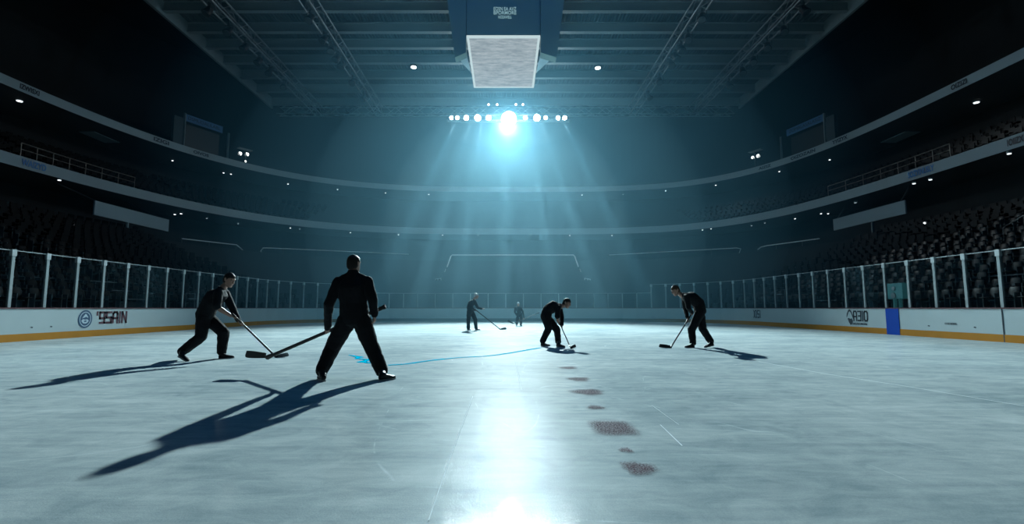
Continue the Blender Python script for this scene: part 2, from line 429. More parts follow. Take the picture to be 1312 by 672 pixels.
prof = [(ring(2.7), R2Z1), (ring(2.7), R2Z1 - 0.3), (ring(3.6), R2Z1 - 0.3)]
for i in range(10):
    prof.append((ring(3.6 + i * 0.9), R2Z1 + 0.1 + i * 0.5)); prof.append((ring(4.5 + i * 0.9), R2Z1 + 0.1 + i * 0.5))
mb = MB().sweep(prof)
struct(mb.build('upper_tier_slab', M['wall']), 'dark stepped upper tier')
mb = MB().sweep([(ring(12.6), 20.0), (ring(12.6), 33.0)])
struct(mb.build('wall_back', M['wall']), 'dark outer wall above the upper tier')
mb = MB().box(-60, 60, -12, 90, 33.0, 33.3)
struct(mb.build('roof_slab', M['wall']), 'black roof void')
mb = MB().box(-60, 60, -8.6, -8.2, 0, 33)
struct(mb.build('wall_near', M['wall']), 'dark wall behind the camera')

# ceiling deck: trapezoid corrugation running along the rink
CZ, CEND = 26.9, 58.0
mb = MB(); pit = 0.30; xs = []
x = -29.0
while x < 29.0:
    xs += [(x, 0.0), (x + 0.10, 0.0), (x + 0.14, 0.17), (x + 0.26, 0.17)]; x += pit
for X, dz in xs:
    mb.v.append(Vector((X, 2.0, CZ + dz))); mb.v.append(Vector((X, CEND, CZ + dz)))
for i in range(len(xs) - 1): mb.f.append([2*i, 2*i+1, 2*i+3, 2*i+2])
struct(mb.build('ceiling', M['roof']), 'teal grey corrugated roof deck')
for i, Y in enumerate([20.0, 23.2, 26.3, 29.4, 32.4, 35.5, 38.7, 41.8, 44.5, 47.4, 50.6, 54.0, 57.6]):
    mb = MB().box(-29, 29, Y - 0.05, Y + 0.05, 26.05, CZ).box(-29, 29, Y - 0.22, Y + 0.22, 26.0, 26.06).box(-29, 29, Y - 0.22, Y + 0.22, CZ - 0.07, CZ - 0.01)
    struct(mb.build('roof_beam', M['beam']), 'grey steel beam across under the roof deck')
for sx, nm in ((-1, 'left'), (1, 'right')):
    mb = MB().box(sx*29 - 0.12, sx*29 + 0.12, 2, CEND, 25.7, 27.2)
    struct(mb.build('trim_1' if sx < 0 else 'trim_2', M['beam']), 'steel edge of the roof deck')

# ------------------------------------------------------------------ boards
def board_run(label, i0, i1, kick=None):
    a, b, c = rink_path(0.0), rink_path(0.12), rink_path(-0.03)
    d = rink_path(0.16)
    mid = a[(i0 + i1) // 2]
    t = thing('dasher_board', label, 'rink boards', (mid[0], mid[1], 0))
    s = slice(i0, i1 + 1)
    def closed(pa, pb, z0, z1):
        m_ = MB().sweep([(pa[s], z0), (pa[s], z1), (pb[s], z1), (pb[s], z0), (pa[s], z0)])
        n = i1 - i0 + 1
        m_.f.append([0, n, 2*n, 3*n]); m_.f.append([n-1, 2*n-1, 3*n-1, 4*n-1]); return m_
    closed(a, b, 0.24, 1.045).build('board_face', M['board'], t)
    closed(rink_path(-0.012), b, 0.0, 0.24).build('kick_plate', M['kick'] if kick is None else kick, t)
    closed(c, d, 1.045, 1.085).build('cap_rail', M['cap'], t)
    return t
NP = len(rink_path())
# right side seam at about Y = 15.4
pr = rink_path()
seam = min(range(NP - NSIDE, NP), key=lambda i: abs(pr[i][1] - 15.45))
bl = board_run('long white board on the left bearing a round emblem and dark red lettering', 0, NSIDE - 1)
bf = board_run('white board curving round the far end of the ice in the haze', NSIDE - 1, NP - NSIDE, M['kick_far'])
br = board_run('long white board on the right with a blue stripe and black lettering', NP - NSIDE, seam)
bn = board_run('plain white board on the right, nearer than the thin vertical seam', seam, NP - 1)
mb = MB().box(HW - 0.014, HW + 0.01, pr[seam][1] - 0.015, pr[seam][1] + 0.015, 0.0, 1.045)
o = mb.build('seam', M['dtext'], bn); o['label'] = 'dark thin vertical joint'
# blue stripe
ya, yb = onX(1153, 420, HW).y, onX(1136.5, 420, HW).y
mb = MB().box(HW - 0.02, HW + 0.02, ya, yb, 0.0, 1.046)
o = mb.build('blue_stripe', M['blue'], br); o['label'] = 'solid blue vertical stripe'
GL = {"'": (0.16, [[(.08, 1), (.08, .8)]]), '9': (.6, [[(0, 0), (.6, 0), (.6, 1), (0, 1), (0, .45), (.6, .45)]]), 'S': (.6, [[(.6, 1), (0, 1), (0, .5), (.6, .5), (.6, 0), (0, 0)]]),
      'A': (.6, [[(0, 0), (0, .85), (.12, 1), (.48, 1), (.6, .85), (.6, 0)], [(0, .42), (.6, .42)]]), 'I': (.12, [[(.06, 0), (.06, 1)]]), 'N': (.6, [[(0, 0), (0, 1), (.6, 0), (.6, 1)]]),
      '3': (.55, [[(0, 1), (.55, 1), (.55, 0), (0, 0)], [(.12, .5), (.55, .5)]]), 'O': (.6, [[(.12, 0), (0, .15), (0, .85), (.12, 1), (.48, 1), (.6, .85), (.6, .15), (.48, 0), (.12, 0)]]), 'C': (.55, [[(.55, 1), (.1, 1), (0, .88), (0, .12), (.1, 0), (.55, 0)]])}
def stroke_word(name, text, mat, parent, X, sgn, ya, yb, zc, h, th):
    tot = sum(GL[c][0] for c in text) + 0.30 * (len(text) - 1); k = abs(yb - ya) / tot; yc = (ya + yb) / 2
    m_ = MB(); u = -tot / 2
    for c in text:
        for line in GL[c][1]:
            for (a0, b0), (a1, b1) in zip(line, line[1:]):
                p0 = Vector((X - sgn * 0.009, yc - sgn * (u + a0) * k, zc + (b0 - .5) * h)); p1 = Vector((X - sgn * 0.009, yc - sgn * (u + a1) * k, zc + (b1 - .5) * h))
                d = (p1 - p0).normalized() * th / 2; q = Vector((0, -d.z, d.y)); b = len(m_.v)
                for p in (p0 - d - q, p1 + d - q, p1 + d + q, p0 - d + q): m_.v.append(p)
                m_.f.append([b, b + 1, b + 2, b + 3])
        u += GL[c][0] + 0.30
    return m_.build(name, mat, parent)
# left emblem and word
e = onX(109, 409, -HW)
def plate(name, pts2, mat, parent, X, y, z, sgn, th=0.004, off=0.004):
    """flat shape on a side board; pts2 = (along reading direction, up)"""
    m_ = MB(); n = len(pts2)
    for k in (off, off + th):
        for u, w in pts2: m_.v.append(Vector((X - sgn * k if sgn > 0 else X + k, y - sgn * u if sgn > 0 else y + u, z + w)))
    m_.f.append(list(range(n))); m_.f.append([n + i for i in reversed(range(n))])
    for i in range(n): j = (i + 1) % n; m_.f.append([i, j, n + j, n + i])
    return m_.build(name, mat, parent)
circ = lambda rx, rz, n=28, cx=0, cz=0: [(cx + rx * math.cos(2*math.pi*i/n), cz + rz * math.sin(2*math.pi*i/n)) for i in range(n)]
ew = (onX(118.5, 409, -HW).y - onX(100.5, 409, -HW).y) / 2
em = plate('emblem', circ(ew, 0.335), M['logo_b'], bl, -HW, e.y, 0.66, -1); em['label'] = 'round navy emblem'
def sub(o, par):
    o.parent = par; o.matrix_parent_inverse = par.matrix_world.inverted() if False else Matrix.Identity(4)
    return o
def emb(name, pts2, mat, X, y, z, sgn, off):
    o = plate(name, pts2, mat, None, X, y, z, sgn, 0.003, off)
    return o
def attach(o, par, top):
    # par is itself parented to the empty TOP with identity world transform
    o.parent = par
    return o
k = ew
ringpts = [(0.80*k*math.cos(a), 0.27*math.sin(a)) for a in [2*math.pi*i/40 for i in range(41)]] + [(0.72*k*math.cos(a), 0.243*math.sin(a)) for a in [2*math.pi*i/40 for i in range(40, -1, -1)]]
attach(emb('emblem_ring', ringpts, M['logo_w'], -HW, e.y, 0.66, -1, 0.009), em, bl)
peak = [(-0.45*k, 0.03), (-0.2*k, 0.13), (0.02*k, 0.20), (0.2*k, 0.15), (0.42*k, 0.06), (0.3*k, 0.05), (0.1*k, 0.09), (-0.1*k, 0.06)]
attach(emb('emblem_peak', peak, M['logo_w'], -HW, e.y, 0.66, -1, 0.009), em, bl)
wave = [(-0.55*k, -0.06), (-0.35*k, 0.0), (0.0, -0.02), (0.3*k, -0.01), (0.5*k, -0.06), (0.35*k, -0.13), (0.05*k, -0.17), (-0.3*k, -0.15)]
attach(emb('emblem_wave', wave, M['logo_w'], -HW, e.y, 0.66, -1, 0.009), em, bl)
eye_ = [(-0.2*k, -0.07), (0.0, -0.05), (0.25*k, -0.07), (0.1*k, -0.10), (-0.1*k, -0.11)]
attach(emb('emblem_mark', eye_, M['logo_b'], -HW, e.y, 0.66, -1, 0.013), em, bl)
y0_, y1_ = onX(123.5, 408, -HW).y, onX(161.5, 408, -HW).y
stroke_word('lettering', "'9SAIN", M['rtext'], bl, -HW, -1, y0_, y1_, 0.70, 0.40, 0.085)
# right: emblem + A3IO, small line, then OOSI further off
y0_, y1_ = onX(1094, 406, HW).y, onX(1111.5, 406, HW).y
stroke_word('lettering', 'A3IO', M['dtext'], br, HW, 1, y0_, y1_, 0.72, 0.40, 0.07)
ye = onX(1089, 406, HW).y; kw = abs(onX(1085, 406, HW).y - onX(1093.5, 406, HW).y) / 2
arch = [(-kw, -0.06), (-0.85*kw, 0.12), (-0.4*kw, 0.27), (0.05*kw, 0.31), (0.5*kw, 0.24), (0.9*kw, 0.05), (1.25*kw, -0.16), (0.95*kw, -0.12), (0.6*kw, 0.06), (0.3*kw, 0.18), (0, 0.22), (-0.4*kw, 0.17), (-0.7*kw, 0.03)]
o = plate('emblem_arch', arch, M['dtext'], br, HW, ye, 0.70, 1)
heart = [(-0.7*kw, -0.10), (-0.3*kw, -0.08), (0.1*kw, -0.12), (0.5*kw, -0.09), (0.85*kw, -0.2), (0.5*kw, -0.33), (0.1*kw, -0.40), (-0.35*kw, -0.28)]
plate('emblem_drop', heart, M['dtext'], br, HW, ye, 0.70, 1)
y0_, y1_ = onX(1091, 416, HW).y, onX(1111, 416, HW).y
lettering('small_lettering', 'CUEZEORON', 0.13, M['dtext'], (HW - 0.008, (y0_ + y1_)/2, 0.37), (0, -1, 0), parent=br, width=abs(y1_ - y0_))
y0_, y1_ = onX(961.5, 404, HW).y, onX(974.5, 404, HW).y
stroke_word('far_lettering', 'COOSI', M['dtext'], br, HW, 1, y0_, y1_, 0.70, 0.42, 0.07)
y0_, y1_ = onX(1211, 416, HW).y, onX(1226, 416, HW).y
lettering('small_lettering', 'COZ NOEX', 0.10, M['blade_g'], (HW - 0.008, (y0_ + y1_)/2, 0.52), (0, -1, 0), parent=br, width=abs(y1_ - y0_))
for bx, (a_, b_) in ((br, (1190, 418)), (br, (1249, 420)), (bl, (65, 419)), (bl, (40, 420))):
    X = HW if bx is br else -HW
    q = onX(a_, b_, X)
    plate('scuff', [(-0.05, 0.0), (0.0, 0.03), (0.06, 0.01), (0.03, -0.025)], M['dtext'], bx, X, q.y, q.z, 1 if X > 0 else -1)

# ------------------------------------------------------------------ glass and posts
gp = rink_path(0.06)
BT = 1.085
def glass_h(i):
    x, y = gp[i]
    if y > FAR - 1.2 and abs(x) < HW - CR + 4.2: return 1.15
    return 1.80
ynear = 11.0
idx = [i for i in range(NP) if gp[i][1] > ynear]
side_of = lambda i: 'left' if i < NSIDE else ('right' if i >= NP - NSIDE else ('left corner' if i < NSIDE + 11 else ('right corner' if i >= NP - NSIDE - 11 else 'far')))
runs = {}
for i in idx: runs.setdefault(side_of(i), []).append(i)
def place_word(i):
    s_ = side_of(i); r = runs[s_]
    if s_ in ('left', 'right'):
        seen = [q for q in r if -6 < proj((gp[q][0], gp[q][1], 1.6))[0] < 1318]
        if s_ == 'right': seen = seen[::-1]
        if i not in seen:
            out = [q for q in (r if s_ == 'right' else r[::-1]) if q not in seen]
            return f'the {s_} boards, {ORD[out.index(i)]} beyond the picture edge'
        return f'the {s_} boards, {ORD[seen.index(i)]} from the near end'
    if s_ == 'far': return f'the far end boards, {ORD[r.index(i)]} from the left'
    if s_ == 'left corner': return f'the far left corner, {ORD[r.index(i)]} going into the haze'
    return f'the far right corner, {ORD[len(r) - 1 - r.index(i)]} going into the haze'
for n_, i in enumerate(idx):
    x, y = gp[i]
    i_a, i_b = max(i - 1, 0), min(i + 1, NP - 1)
    tx, ty = gp[i_b][0] - gp[i_a][0], gp[i_b][1] - gp[i_a][1]
    rz = math.atan2(ty, tx)
    h = glass_h(i)
    rot = Matrix.Translation((x, y, 0)) @ Matrix.Rotation(rz, 4, 'Z')
    short = h < 1.5
    w = 0.035 if short else 0.05
    t = thing('glass_post', ('short pale post on ' if short else 'pale metal glass post on ') + place_word(i), 'post', (x, y, BT), rz, 'short posts of the far end glass' if short else 'posts of the rink glass')
    MB().box(-w, w, -0.035, 0.035, BT, BT + h + 0.015, rot).build('upright', M['alu'], t, bevel=0.006)
    if not short:
        MB().box(-0.075, 0.075, -0.05, 0.05, BT + h - 0.17, BT + h + 0.04, rot).build('clamp', M['alu_l'], t, bevel=0.01)
    # pane to the next post
    if n_ + 1 < len(idx) and idx[n_ + 1] == i + 1:
        x2, y2 = gp[i + 1]; h2 = min(glass_h(i + 1), h) if glass_h(i + 1) != h else h
        L_ = math.hypot(x2 - x, y2 - y); rz2 = math.atan2(y2 - y, x2 - x)
        rot2 = Matrix.Translation((x, y, 0)) @ Matrix.Rotation(rz2, 4, 'Z')
        t = thing('glass_shield', ('low clear glass sheet on ' if h2 < 1.5 else 'tall clear glass sheet on ') + place_word(i), 'glass', ((x + x2)/2, (y + y2)/2, BT), rz2, 'panes of the rink glass')
        g = 0.052 if h2 > 1.5 else 0.037
        MB().box(g, L_ - g, -0.006, 0.006, BT, BT + h2, rot2).build('pane', M['glass'], t)
        o = MB().box(g, L_ - g, -0.012, 0.012, BT + h2, BT + h2 + 0.022, rot2).build('top_edge', M['alu_l'], t); o['label'] = 'pale polished top edge'

# ------------------------------------------------------------------ stadium seats
def seat_boxes():
    s_ = []
    back = MB(); rings = []
    for zz, yy, hw, th in ((0.40, 0.20, 0.19, 0.035), (0.46, 0.215, 0.215, 0.04), (0.70, 0.26, 0.22, 0.035), (0.82, 0.285, 0.20, 0.03), (0.86, 0.292, 0.15, 0.02)):
        rings.append((Vector((0, yy, zz)), Vector((1, 0, 0)), Vector((0, 1, 0)), hw, th))
    back.loft(rings, 10)
    pan = MB(); rings = []
    for yy, zz, hw, th in ((0.20, 0.42, 0.19, 0.03), (0.12, 0.43, 0.21, 0.04), (-0.12, 0.45, 0.215, 0.035), (-0.22, 0.455, 0.19, 0.02)):
        rings.append((Vector((0, yy, zz)), Vector((1, 0, 0)), Vector((0, 0, 1)), hw, th))
    pan.loft(rings, 10)
    leg = MB().box(-0.235, -0.205, -0.02, 0.20, 0.0, 0.62).box(0.205, 0.235, -0.02, 0.20, 0.0, 0.62).box(-0.21, 0.21, 0.10, 0.15, 0.33, 0.37)
    return back, pan, leg
sites = []
for r_ in range(NR):
    path = dense(bowl((r_ + 0.45) / NR), 6)
    acc, k, last = 0.0, 0, path[0]
    for p in path[1:]:
        d = math.hypot(p[0] - last[0], p[1] - last[1])
        acc += d
        if acc >= 0.57:
            acc = 0.0; k += 1
            tx, ty = p[0] - last[0], p[1] - last[1]
            if 8 < p[1] < 39 and abs(p[0]) > 14:
                u = (k * 0.57) % 13.0
                if u > 1.3: sites.append((r_, p[0], p[1], ROWZ(r_), math.atan2(ty, tx)))
        last = p
vis = []
for s_ in sites:
    a_, b_ = proj((s_[1], s_[2], s_[3] + 0.7))
    if -12 < a_ < 1324 and b_ < 392: vis.append(s_)
vis_r = sorted([s_ for s_ in vis if s_[1] > 0], key=lambda s_: math.hypot(s_[1], s_[2]))[:190]
vis_l = sorted([s_ for s_ in vis if s_[1] < 0], key=lambda s_: math.hypot(s_[1], s_[2]))[:110]
single = vis_r + vis_l
bm_, pm_, lm_ = seat_boxes()
proto = {}
sk = {}
protoobjs = None
cnt = {}
for s_ in sorted(single, key=lambda q: (q[1] > 0, q[0], q[2])):
    r_, x, y, z, rz = s_
    side = 'right' if x > 0 else 'left'
    key = (side, r_); cnt[key] = cnt.get(key, 0) + 1
    k = cnt[key]
    lab = f'dark plastic folding seat in {ORD[r_]} row up in the stand on the {side}'
    grp = f'folding seats in {ORD[r_]} row of the {side} stand'
    # yaw: local -Y faces the ice; local X along the row
    loc, yaw = (x, y, z), rz
    if protoobjs is None:
        root = thing('stadium_seat', lab, 'seat', (0, 0, 0), 0, grp)
        ch = [bm_.build('backrest', M['seat_shaded'], root, smooth=True), pm_.build('seat_pan', M['seat_shaded'], root, smooth=True), lm_.build('side_frame', M['steel'], root)]
        protoobjs = (root, ch); o = root; RS = {}
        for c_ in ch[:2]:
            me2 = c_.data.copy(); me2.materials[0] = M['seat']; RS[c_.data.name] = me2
    else:
        root, ch = protoobjs
        o = root.copy(); C.objects.link(o); o['label'] = lab; o['group'] = grp
        for c_ in ch:
            d_ = c_.copy(); C.objects.link(d_); d_.parent = o
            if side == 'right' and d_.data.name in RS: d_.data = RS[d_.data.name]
    o.location = loc; o.rotation_euler = (0, 0, yaw)
def low_seat(m_, x, y, z, rz):
    mt = Matrix.Translation((x, y, z)) @ Matrix.Rotation(rz, 4, 'Z')
    m_.box(-0.21, 0.21, 0.20, 0.27, 0.40, 0.85, mt); m_.box(-0.21, 0.21, -0.2, 0.20, 0.40, 0.46, mt); m_.box(-0.03, 0.03, 0.0, 0.2, 0.0, 0.40, mt)
chosen = set(map(id, single))
mb = MB()
for s_ in sites:
    if id(s_) not in chosen: low_seat(mb, *s_[1:])
for i in range(8):
    path = dense(ring(1.45 + i * 0.85), 6); acc = 0; last = path[0]; k = 0
    for p in path[1:]:
        acc += math.hypot(p[0] - last[0], p[1] - last[1])
        if acc > 0.58:
            acc = 0; k += 1
            if p[1] > 14 and abs(p[0]) > 24 and (k * 0.58) % 12 > 1.2: low_seat(mb, p[0], p[1], R1Z1 + 0.1 + i * 0.42, math.atan2(p[1] - last[1], p[0] - last[0]))
        last = p
so = tag(mb.build('seat_rows', M['seat']), 'remaining dark seats filling the upper rows of the stands', 'seating', kind='stuff')
so.data.materials.append(M['seat_shaded'])
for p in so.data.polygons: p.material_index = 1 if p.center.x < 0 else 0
# pale row fronts that show through the glass
for n_, (t_, z_) in enumerate(((0.0, 1.05), (1/NR, 1.5), (2/NR, 1.93), (3/NR, 2.37))):
    pth = super_path(17.62 + t_ * 13.5, 16.32 + t_ * 18.6, 3.1 - 0.3 * t_)
    n0 = len(pth)
    for si, sl in ((0, [p for p in pth if p[0] < 0 and 8 < p[1] < 34]), (1, [p for p in pth if p[0] > 0 and 8 < p[1] < 34])):
        m_ = MB().tube([(x, y, z_) for x, y in sl], 0.022, 6)
        struct(m_.build(f'trim_{3 + 2*n_ + si}', M['nosing']), 'thin pale metal edge along a front row of the stand')

# ------------------------------------------------------------------ balcony details
p1, p2 = dense(ring(0)), dense(ring(2.4))
def fascia_word(px, py, text, wpx, hpx, mat, path, name, label):
    q, t_ = on_path(px, py, path)
    qa, _ = on_path(px - wpx / 2, py, path); qb, _ = on_path(px + wpx / 2, py, path)
    w = (Vector((qb.x, qb.y, 0)) - Vector((qa.x, qa.y, 0))).length
    right = Vector((qb.x - qa.x, qb.y - qa.y, 0)).normalized()
    nrm = right.cross(Vector((0, 0, 1)))
    zc = (R1Z0 + R1Z1) / 2 if path is p1 else (R2Z0 + R2Z1) / 2
    bul = 0.05
    o = lettering(name, text, hpx, mat, Vector((q.x, q.y, zc)) + nrm * bul, right, bold=0.016, width=w)
    tag(o, label, 'sign'); return o
fascia_word(38, 111, 'IZWISXI', 26, 0.50, M['dtext'], p2, 'fascia_lettering', 'dark lettering near the left end of the upper balcony edge')
fascia_word(206, 188, 'IZIGI', 20, 0.50, M['dtext'], p2, 'fascia_lettering', 'dark lettering on upper balcony edge below the left blue banner')
fascia_word(257, 204, 'OIVOS', 20, 0.42, M['dtext'], p2, 'fascia_lettering', 'fainter dark lettering on upper balcony edge left of the twin lamp')
fascia_word(44, 203, 'WAIZYD', 32, 0.62, M['btext'], p1, 'fascia_lettering', 'blue lettering on the lower balcony edge on the left, under the railing')
fascia_word(1230, 117, 'OIZIZI', 21, 0.50, M['dtext'], p2, 'fascia_lettering', 'dark lettering near the right end of the upper balcony edge')
fascia_word(1077, 188, 'YYIZYX', 20, 0.50, M['dtext'], p2, 'fascia_lettering', 'dark lettering on upper balcony edge below and right of the right blue banner')
fascia_word(1029, 201, 'OIZOZAIN', 32, 0.46, M['dtext'], p2, 'fascia_lettering', 'long dark lettering on upper balcony edge under the right blue banner')
fascia_word(980, 212, 'AIZIZ', 16, 0.42, M['dtext'], p2, 'fascia_lettering', 'small dark lettering on upper balcony edge beside the right twin lamp')
fascia_word(1180, 217, 'SOZYINUSLY', 34, 0.60, M['btext'], p1, 'fascia_lettering', 'blue lettering on the lower balcony edge on the right, under the railing')
fascia_word(1302, 181, 'IOIIZX', 22, 0.55, M['dtext'], p1, 'fascia_lettering', 'dark lettering at the right end of the lower balcony edge')

# guard rails on the lower balcony
def guard_rail(pxs, label):
    path = dense(ring(0.15))
    ptsr = []
    for k in range(15):
        px = pxs[0] + (pxs[1] - pxs[0]) * k / 14
        q, _ = on_path(px, 200, path); ptsr.append(Vector((q.x, q.y, R1Z1)))
    t = thing('guard_rail', label, 'railing', ptsr[7])
    MB().tube([p + Vector((0, 0, 0.95)) for p in ptsr], 0.04, 6).build('top_rail', M['rail'], t)
    MB().tube([p + Vector((0, 0, 0.52)) for p in ptsr], 0.03, 6).build('middle_rail', M['rail'], t)
    for p in ptsr[::2]: MB().tube([p - Vector((0, 0, 0.02)), p + Vector((0, 0, 0.95))], 0.03, 6).build('rail_post', M['rail'], t)
guard_rail((26, 175), 'thin double bar railing on the lower balcony on the left')
guard_rail((1058, 1218), 'thin double bar railing on the lower balcony on the right')
def thin_rail(name, px_list, path_off, label, r=0.05, posts=True):
    path = dense(path_off); ptsr = []
    for a_, b_ in px_list:
        q, _ = on_path(a_, b_, path); ptsr.append(q)
    t = thing(name, label, 'railing', (ptsr[0].x, ptsr[0].y, ptsr[0].z - 0.9))
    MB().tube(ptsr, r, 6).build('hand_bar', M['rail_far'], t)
    if posts:
        for p in ptsr[:: max(1, len(ptsr)//3)]:
            MB().tube([p, p - Vector((0, 0, 0.95))], 0.025, 6).build('rail_post', M['steel'], t)
def seg(a, b, n=6): return [(a[0] + (b[0]-a[0])*i/n, a[1] + (b[1]-a[1])*i/n) for i in range(n + 1)]
thin_rail('hand_rail', seg((233, 306), (303, 314)) + [(308, 318), (316, 326)], bowl(0.99), 'thin pale rail with turned down end at the back of the stand on the left')
thin_rail('hand_rail', [(347, 338), (338, 327), (334, 322), (337, 318)] + seg((345, 318), (524, 326), 10), bowl(0.99), 'long thin pale rail along the back of the far stand, left half')
thin_rail('hand_rail', seg((780, 327), (944, 318), 10) + [(949, 319), (947, 325), (934, 337)], bowl(0.99), 'long thin pale rail along the back of the far stand, right half')
thin_rail('hand_rail', [(971, 320), (975, 317)] + seg((983, 315), (1050, 306)), bowl(0.99), 'thin pale rail with turned down end at the back of the stand on the right')
# far end tunnel frame and stair rails
def far_pt(px, py, Y): return P(px, py, Y)
t = thing('tunnel_frame', 'faint pale frame outlining the wide tunnel block of the far end stand', 'frame', P(656, 360, 56.0))
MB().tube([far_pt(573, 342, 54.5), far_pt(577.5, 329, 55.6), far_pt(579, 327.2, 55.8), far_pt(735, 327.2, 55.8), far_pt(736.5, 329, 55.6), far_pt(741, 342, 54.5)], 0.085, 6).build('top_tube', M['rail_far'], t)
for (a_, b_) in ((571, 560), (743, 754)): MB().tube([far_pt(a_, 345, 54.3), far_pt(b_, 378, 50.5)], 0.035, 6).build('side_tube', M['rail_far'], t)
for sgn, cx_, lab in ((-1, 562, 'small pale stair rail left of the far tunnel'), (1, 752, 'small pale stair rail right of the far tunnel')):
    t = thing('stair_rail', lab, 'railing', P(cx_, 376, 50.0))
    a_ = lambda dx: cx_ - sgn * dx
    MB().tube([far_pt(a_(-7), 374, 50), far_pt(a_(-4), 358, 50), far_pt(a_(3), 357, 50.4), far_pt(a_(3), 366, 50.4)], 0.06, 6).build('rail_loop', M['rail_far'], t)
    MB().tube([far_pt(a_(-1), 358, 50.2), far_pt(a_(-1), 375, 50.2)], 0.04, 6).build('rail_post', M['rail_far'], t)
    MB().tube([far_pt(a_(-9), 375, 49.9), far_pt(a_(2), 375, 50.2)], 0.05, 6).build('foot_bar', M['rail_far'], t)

# hanging suite panels below the lower balcony
for pa, pb, za, lab in (((121, 258), (216, 281), 0, 'long grey panel hung under the lower balcony on the left'), ((1160, 257), (1068, 281), 0, 'long grey panel hung under the lower balcony on the right')):
    X = -29.6 if pa[0] < 600 else 30.3
    q0, q1 = onX(*pa, X), onX(*pb, X)
    zt = (q0.z + q1.z) / 2
    t = thing('suite_panel', lab, 'panel', (X, (q0.y + q1.y)/2, zt - 1.15))
    MB().box(X - 0.06, X + 0.06, min(q0.y, q1.y), max(q0.y, q1.y), zt - 1.05, zt).build('panel_sheet', M['fascia'], t, bevel=0.02)
    for yy in (min(q0.y, q1.y) + 0.5, max(q0.y, q1.y) - 0.5):
        MB().bar((X, yy, zt - 0.1), (math.copysign(33.6 if X < 0 else 31.2, X), yy, R1Z0 - 0.03), 0.08).build('hanger', M['steel'], t)
    ym = onX(163 if X < 0 else 1118, 290, X).y
    MB().bar((X, ym, zt - 1.05), (X, ym, 6.6), 0.14).build('support_post', M['beam'], t)

# soffit lights
def soffit_light(px, py, z, r, label, grp, mat='small'):
    q = onZ(px, py, z)
    t = thing('soffit_light', label, 'light', q, 0, grp)
    MB().disc(q + Vector((0, 0, 0.02)), (0, 0, 1), r * 1.25, 0.12, 14).build('rim', M['alu'], t)
    MB().disc(q, (0, 0, -1), r, 0.03, 14).build('lens', M[mat], t)
low_l = [(76, 231), (224, 275), (232, 274), (265, 280), (305, 287), (372, 292.4), (384, 294), (449, 298.4), (510.5, 301), (567, 301.5), (612.5, 302), (680, 301.5), (730, 302), (784, 302), (900, 295), (911, 293.5), (963, 289.5), (980, 286), (1018.6, 280.5), (1052, 274), (1061, 274), (1096, 260), (1171, 235.4), (1192, 230.4), (1293, 197)]
for k, (a_, b_) in enumerate(low_l):
    z = 10.28
    soffit_light(a_, b_, z, 0.08 if 240 < a_ < 1080 else 0.10, f'tiny white downlight under the lower balcony, {ORD[k]} counted from the left', 'downlights under the lower balcony', 'small_dim' if k in (3, 4, 6, 10, 11, 16, 17, 21) else 'small')
up_l = [(25, 129.5), (221, 206), (286.5, 221.7), (296, 223.3), (369, 236), (432.5, 243), (494, 247.5), (549.4, 249.5), (745.7, 250), (798.4, 249.5), (852.8, 244.8), (917, 237.5), (998.5, 220), (1063, 205), (1251, 131.5)]
for k, (a_, b_) in enumerate(up_l):
    soffit_light(a_, b_, 16.62, 0.18 if k in (0, 14) else 0.09, f'tiny white downlight under the upper balcony, {ORD[k]} counted from the left', 'downlights under the upper balcony', 'small_dim' if k == 9 else 'small')
# lit patches of the soffit, their light painted in as paler grey boxes
for a_, b_, lab in ((128, 176, 'dim grey patch standing for lit soffit under the upper balcony on the left'), (1153, 176, 'dim grey patch standing for lit soffit under the upper balcony on the right')):
    q = onZ(a_, b_, 16.66)
    o = MB().box(-0.7, 0.7, -1.4, 1.4, -0.04, 0.02).build('soffit_lit_patch', M['fascia']); o.location = q; tag(o, lab, 'panel')
# wall lamp in the left stand
for a_, b_, lab in ((97, 289, 'single white lamp on the dark wall behind the left stand'), (1185, 286, 'single white lamp on the dark wall behind the right stand')):
    q, _ = on_path(a_, b_, dense(ring(-0.6)))
    t = thing('wall_lamp', lab, 'light', q)
    MB().disc(q, (-math.copysign(1, q.x), 0, -0.3), 0.07, 0.06, 12).build('lens', M['small'], t)
    MB().disc(q + Vector((math.copysign(0.02, q.x), 0, 0)), (math.copysign(1, q.x), 0, 0.3), 0.16, 0.3, 12).build('housing', M['black'], t)
# twin lamps on the upper balcony
p2b = dense(ring(2.2))
for sgn, lens, cap, lab in ((-1, [(307.5, 197, 0.20), (316.5, 198, 0.20), (314.5, 207, 0.11)], (314, 192), 'twin white work lamp under a small hood on the upper balcony, left'), (1, [(964.5, 202, 0.17), (971.5, 200, 0.20)], (968, 194), 'twin white work lamp under a small hood on the upper balcony, right')):
    qb, tg = on_path(cap[0], cap[1], p2b)
    t = thing('twin_lamp', lab, 'light', (qb.x, qb.y, R2Z1))
    d = Vector((-qb.x, -qb.y, -qb.z)).normalized()
    for a_, b_, r_ in lens:
        q, _ = on_path(a_, b_, p2b)
        h_ = MB().loft([(q - d*0.35, tg, Vector((0,0,1)), r_*0.6, r_*0.6), (q - d*0.05, tg, Vector((0,0,1)), r_*1.1, r_*1.1), (q - d*0.01, tg, Vector((0,0,1)), r_*1.1, r_*1.1)], 14).build('lamp_can', M['black'], t)
        l_ = MB().disc(q, d, r_, 0.02, 14).build('lens', M['twin'], h_)
        l_.parent = h_; l_.matrix_parent_inverse = Matrix.Identity(4)
    MB().box(-0.75, 0.75, -0.3, 0.3, 0, 0.06, Matrix.Translation((qb.x, qb.y, qb.z)) @ Matrix.Rotation(math.atan2(tg.y, tg.x), 4, 'Z')).build('hood', M['alu'], t)
    MB().bar((qb.x - 0.0, qb.y + 0.2, R2Z1 - 0.05), (qb.x, qb.y + 0.2, qb.z), 0.08).build('stand_pole', M['steel'], t)

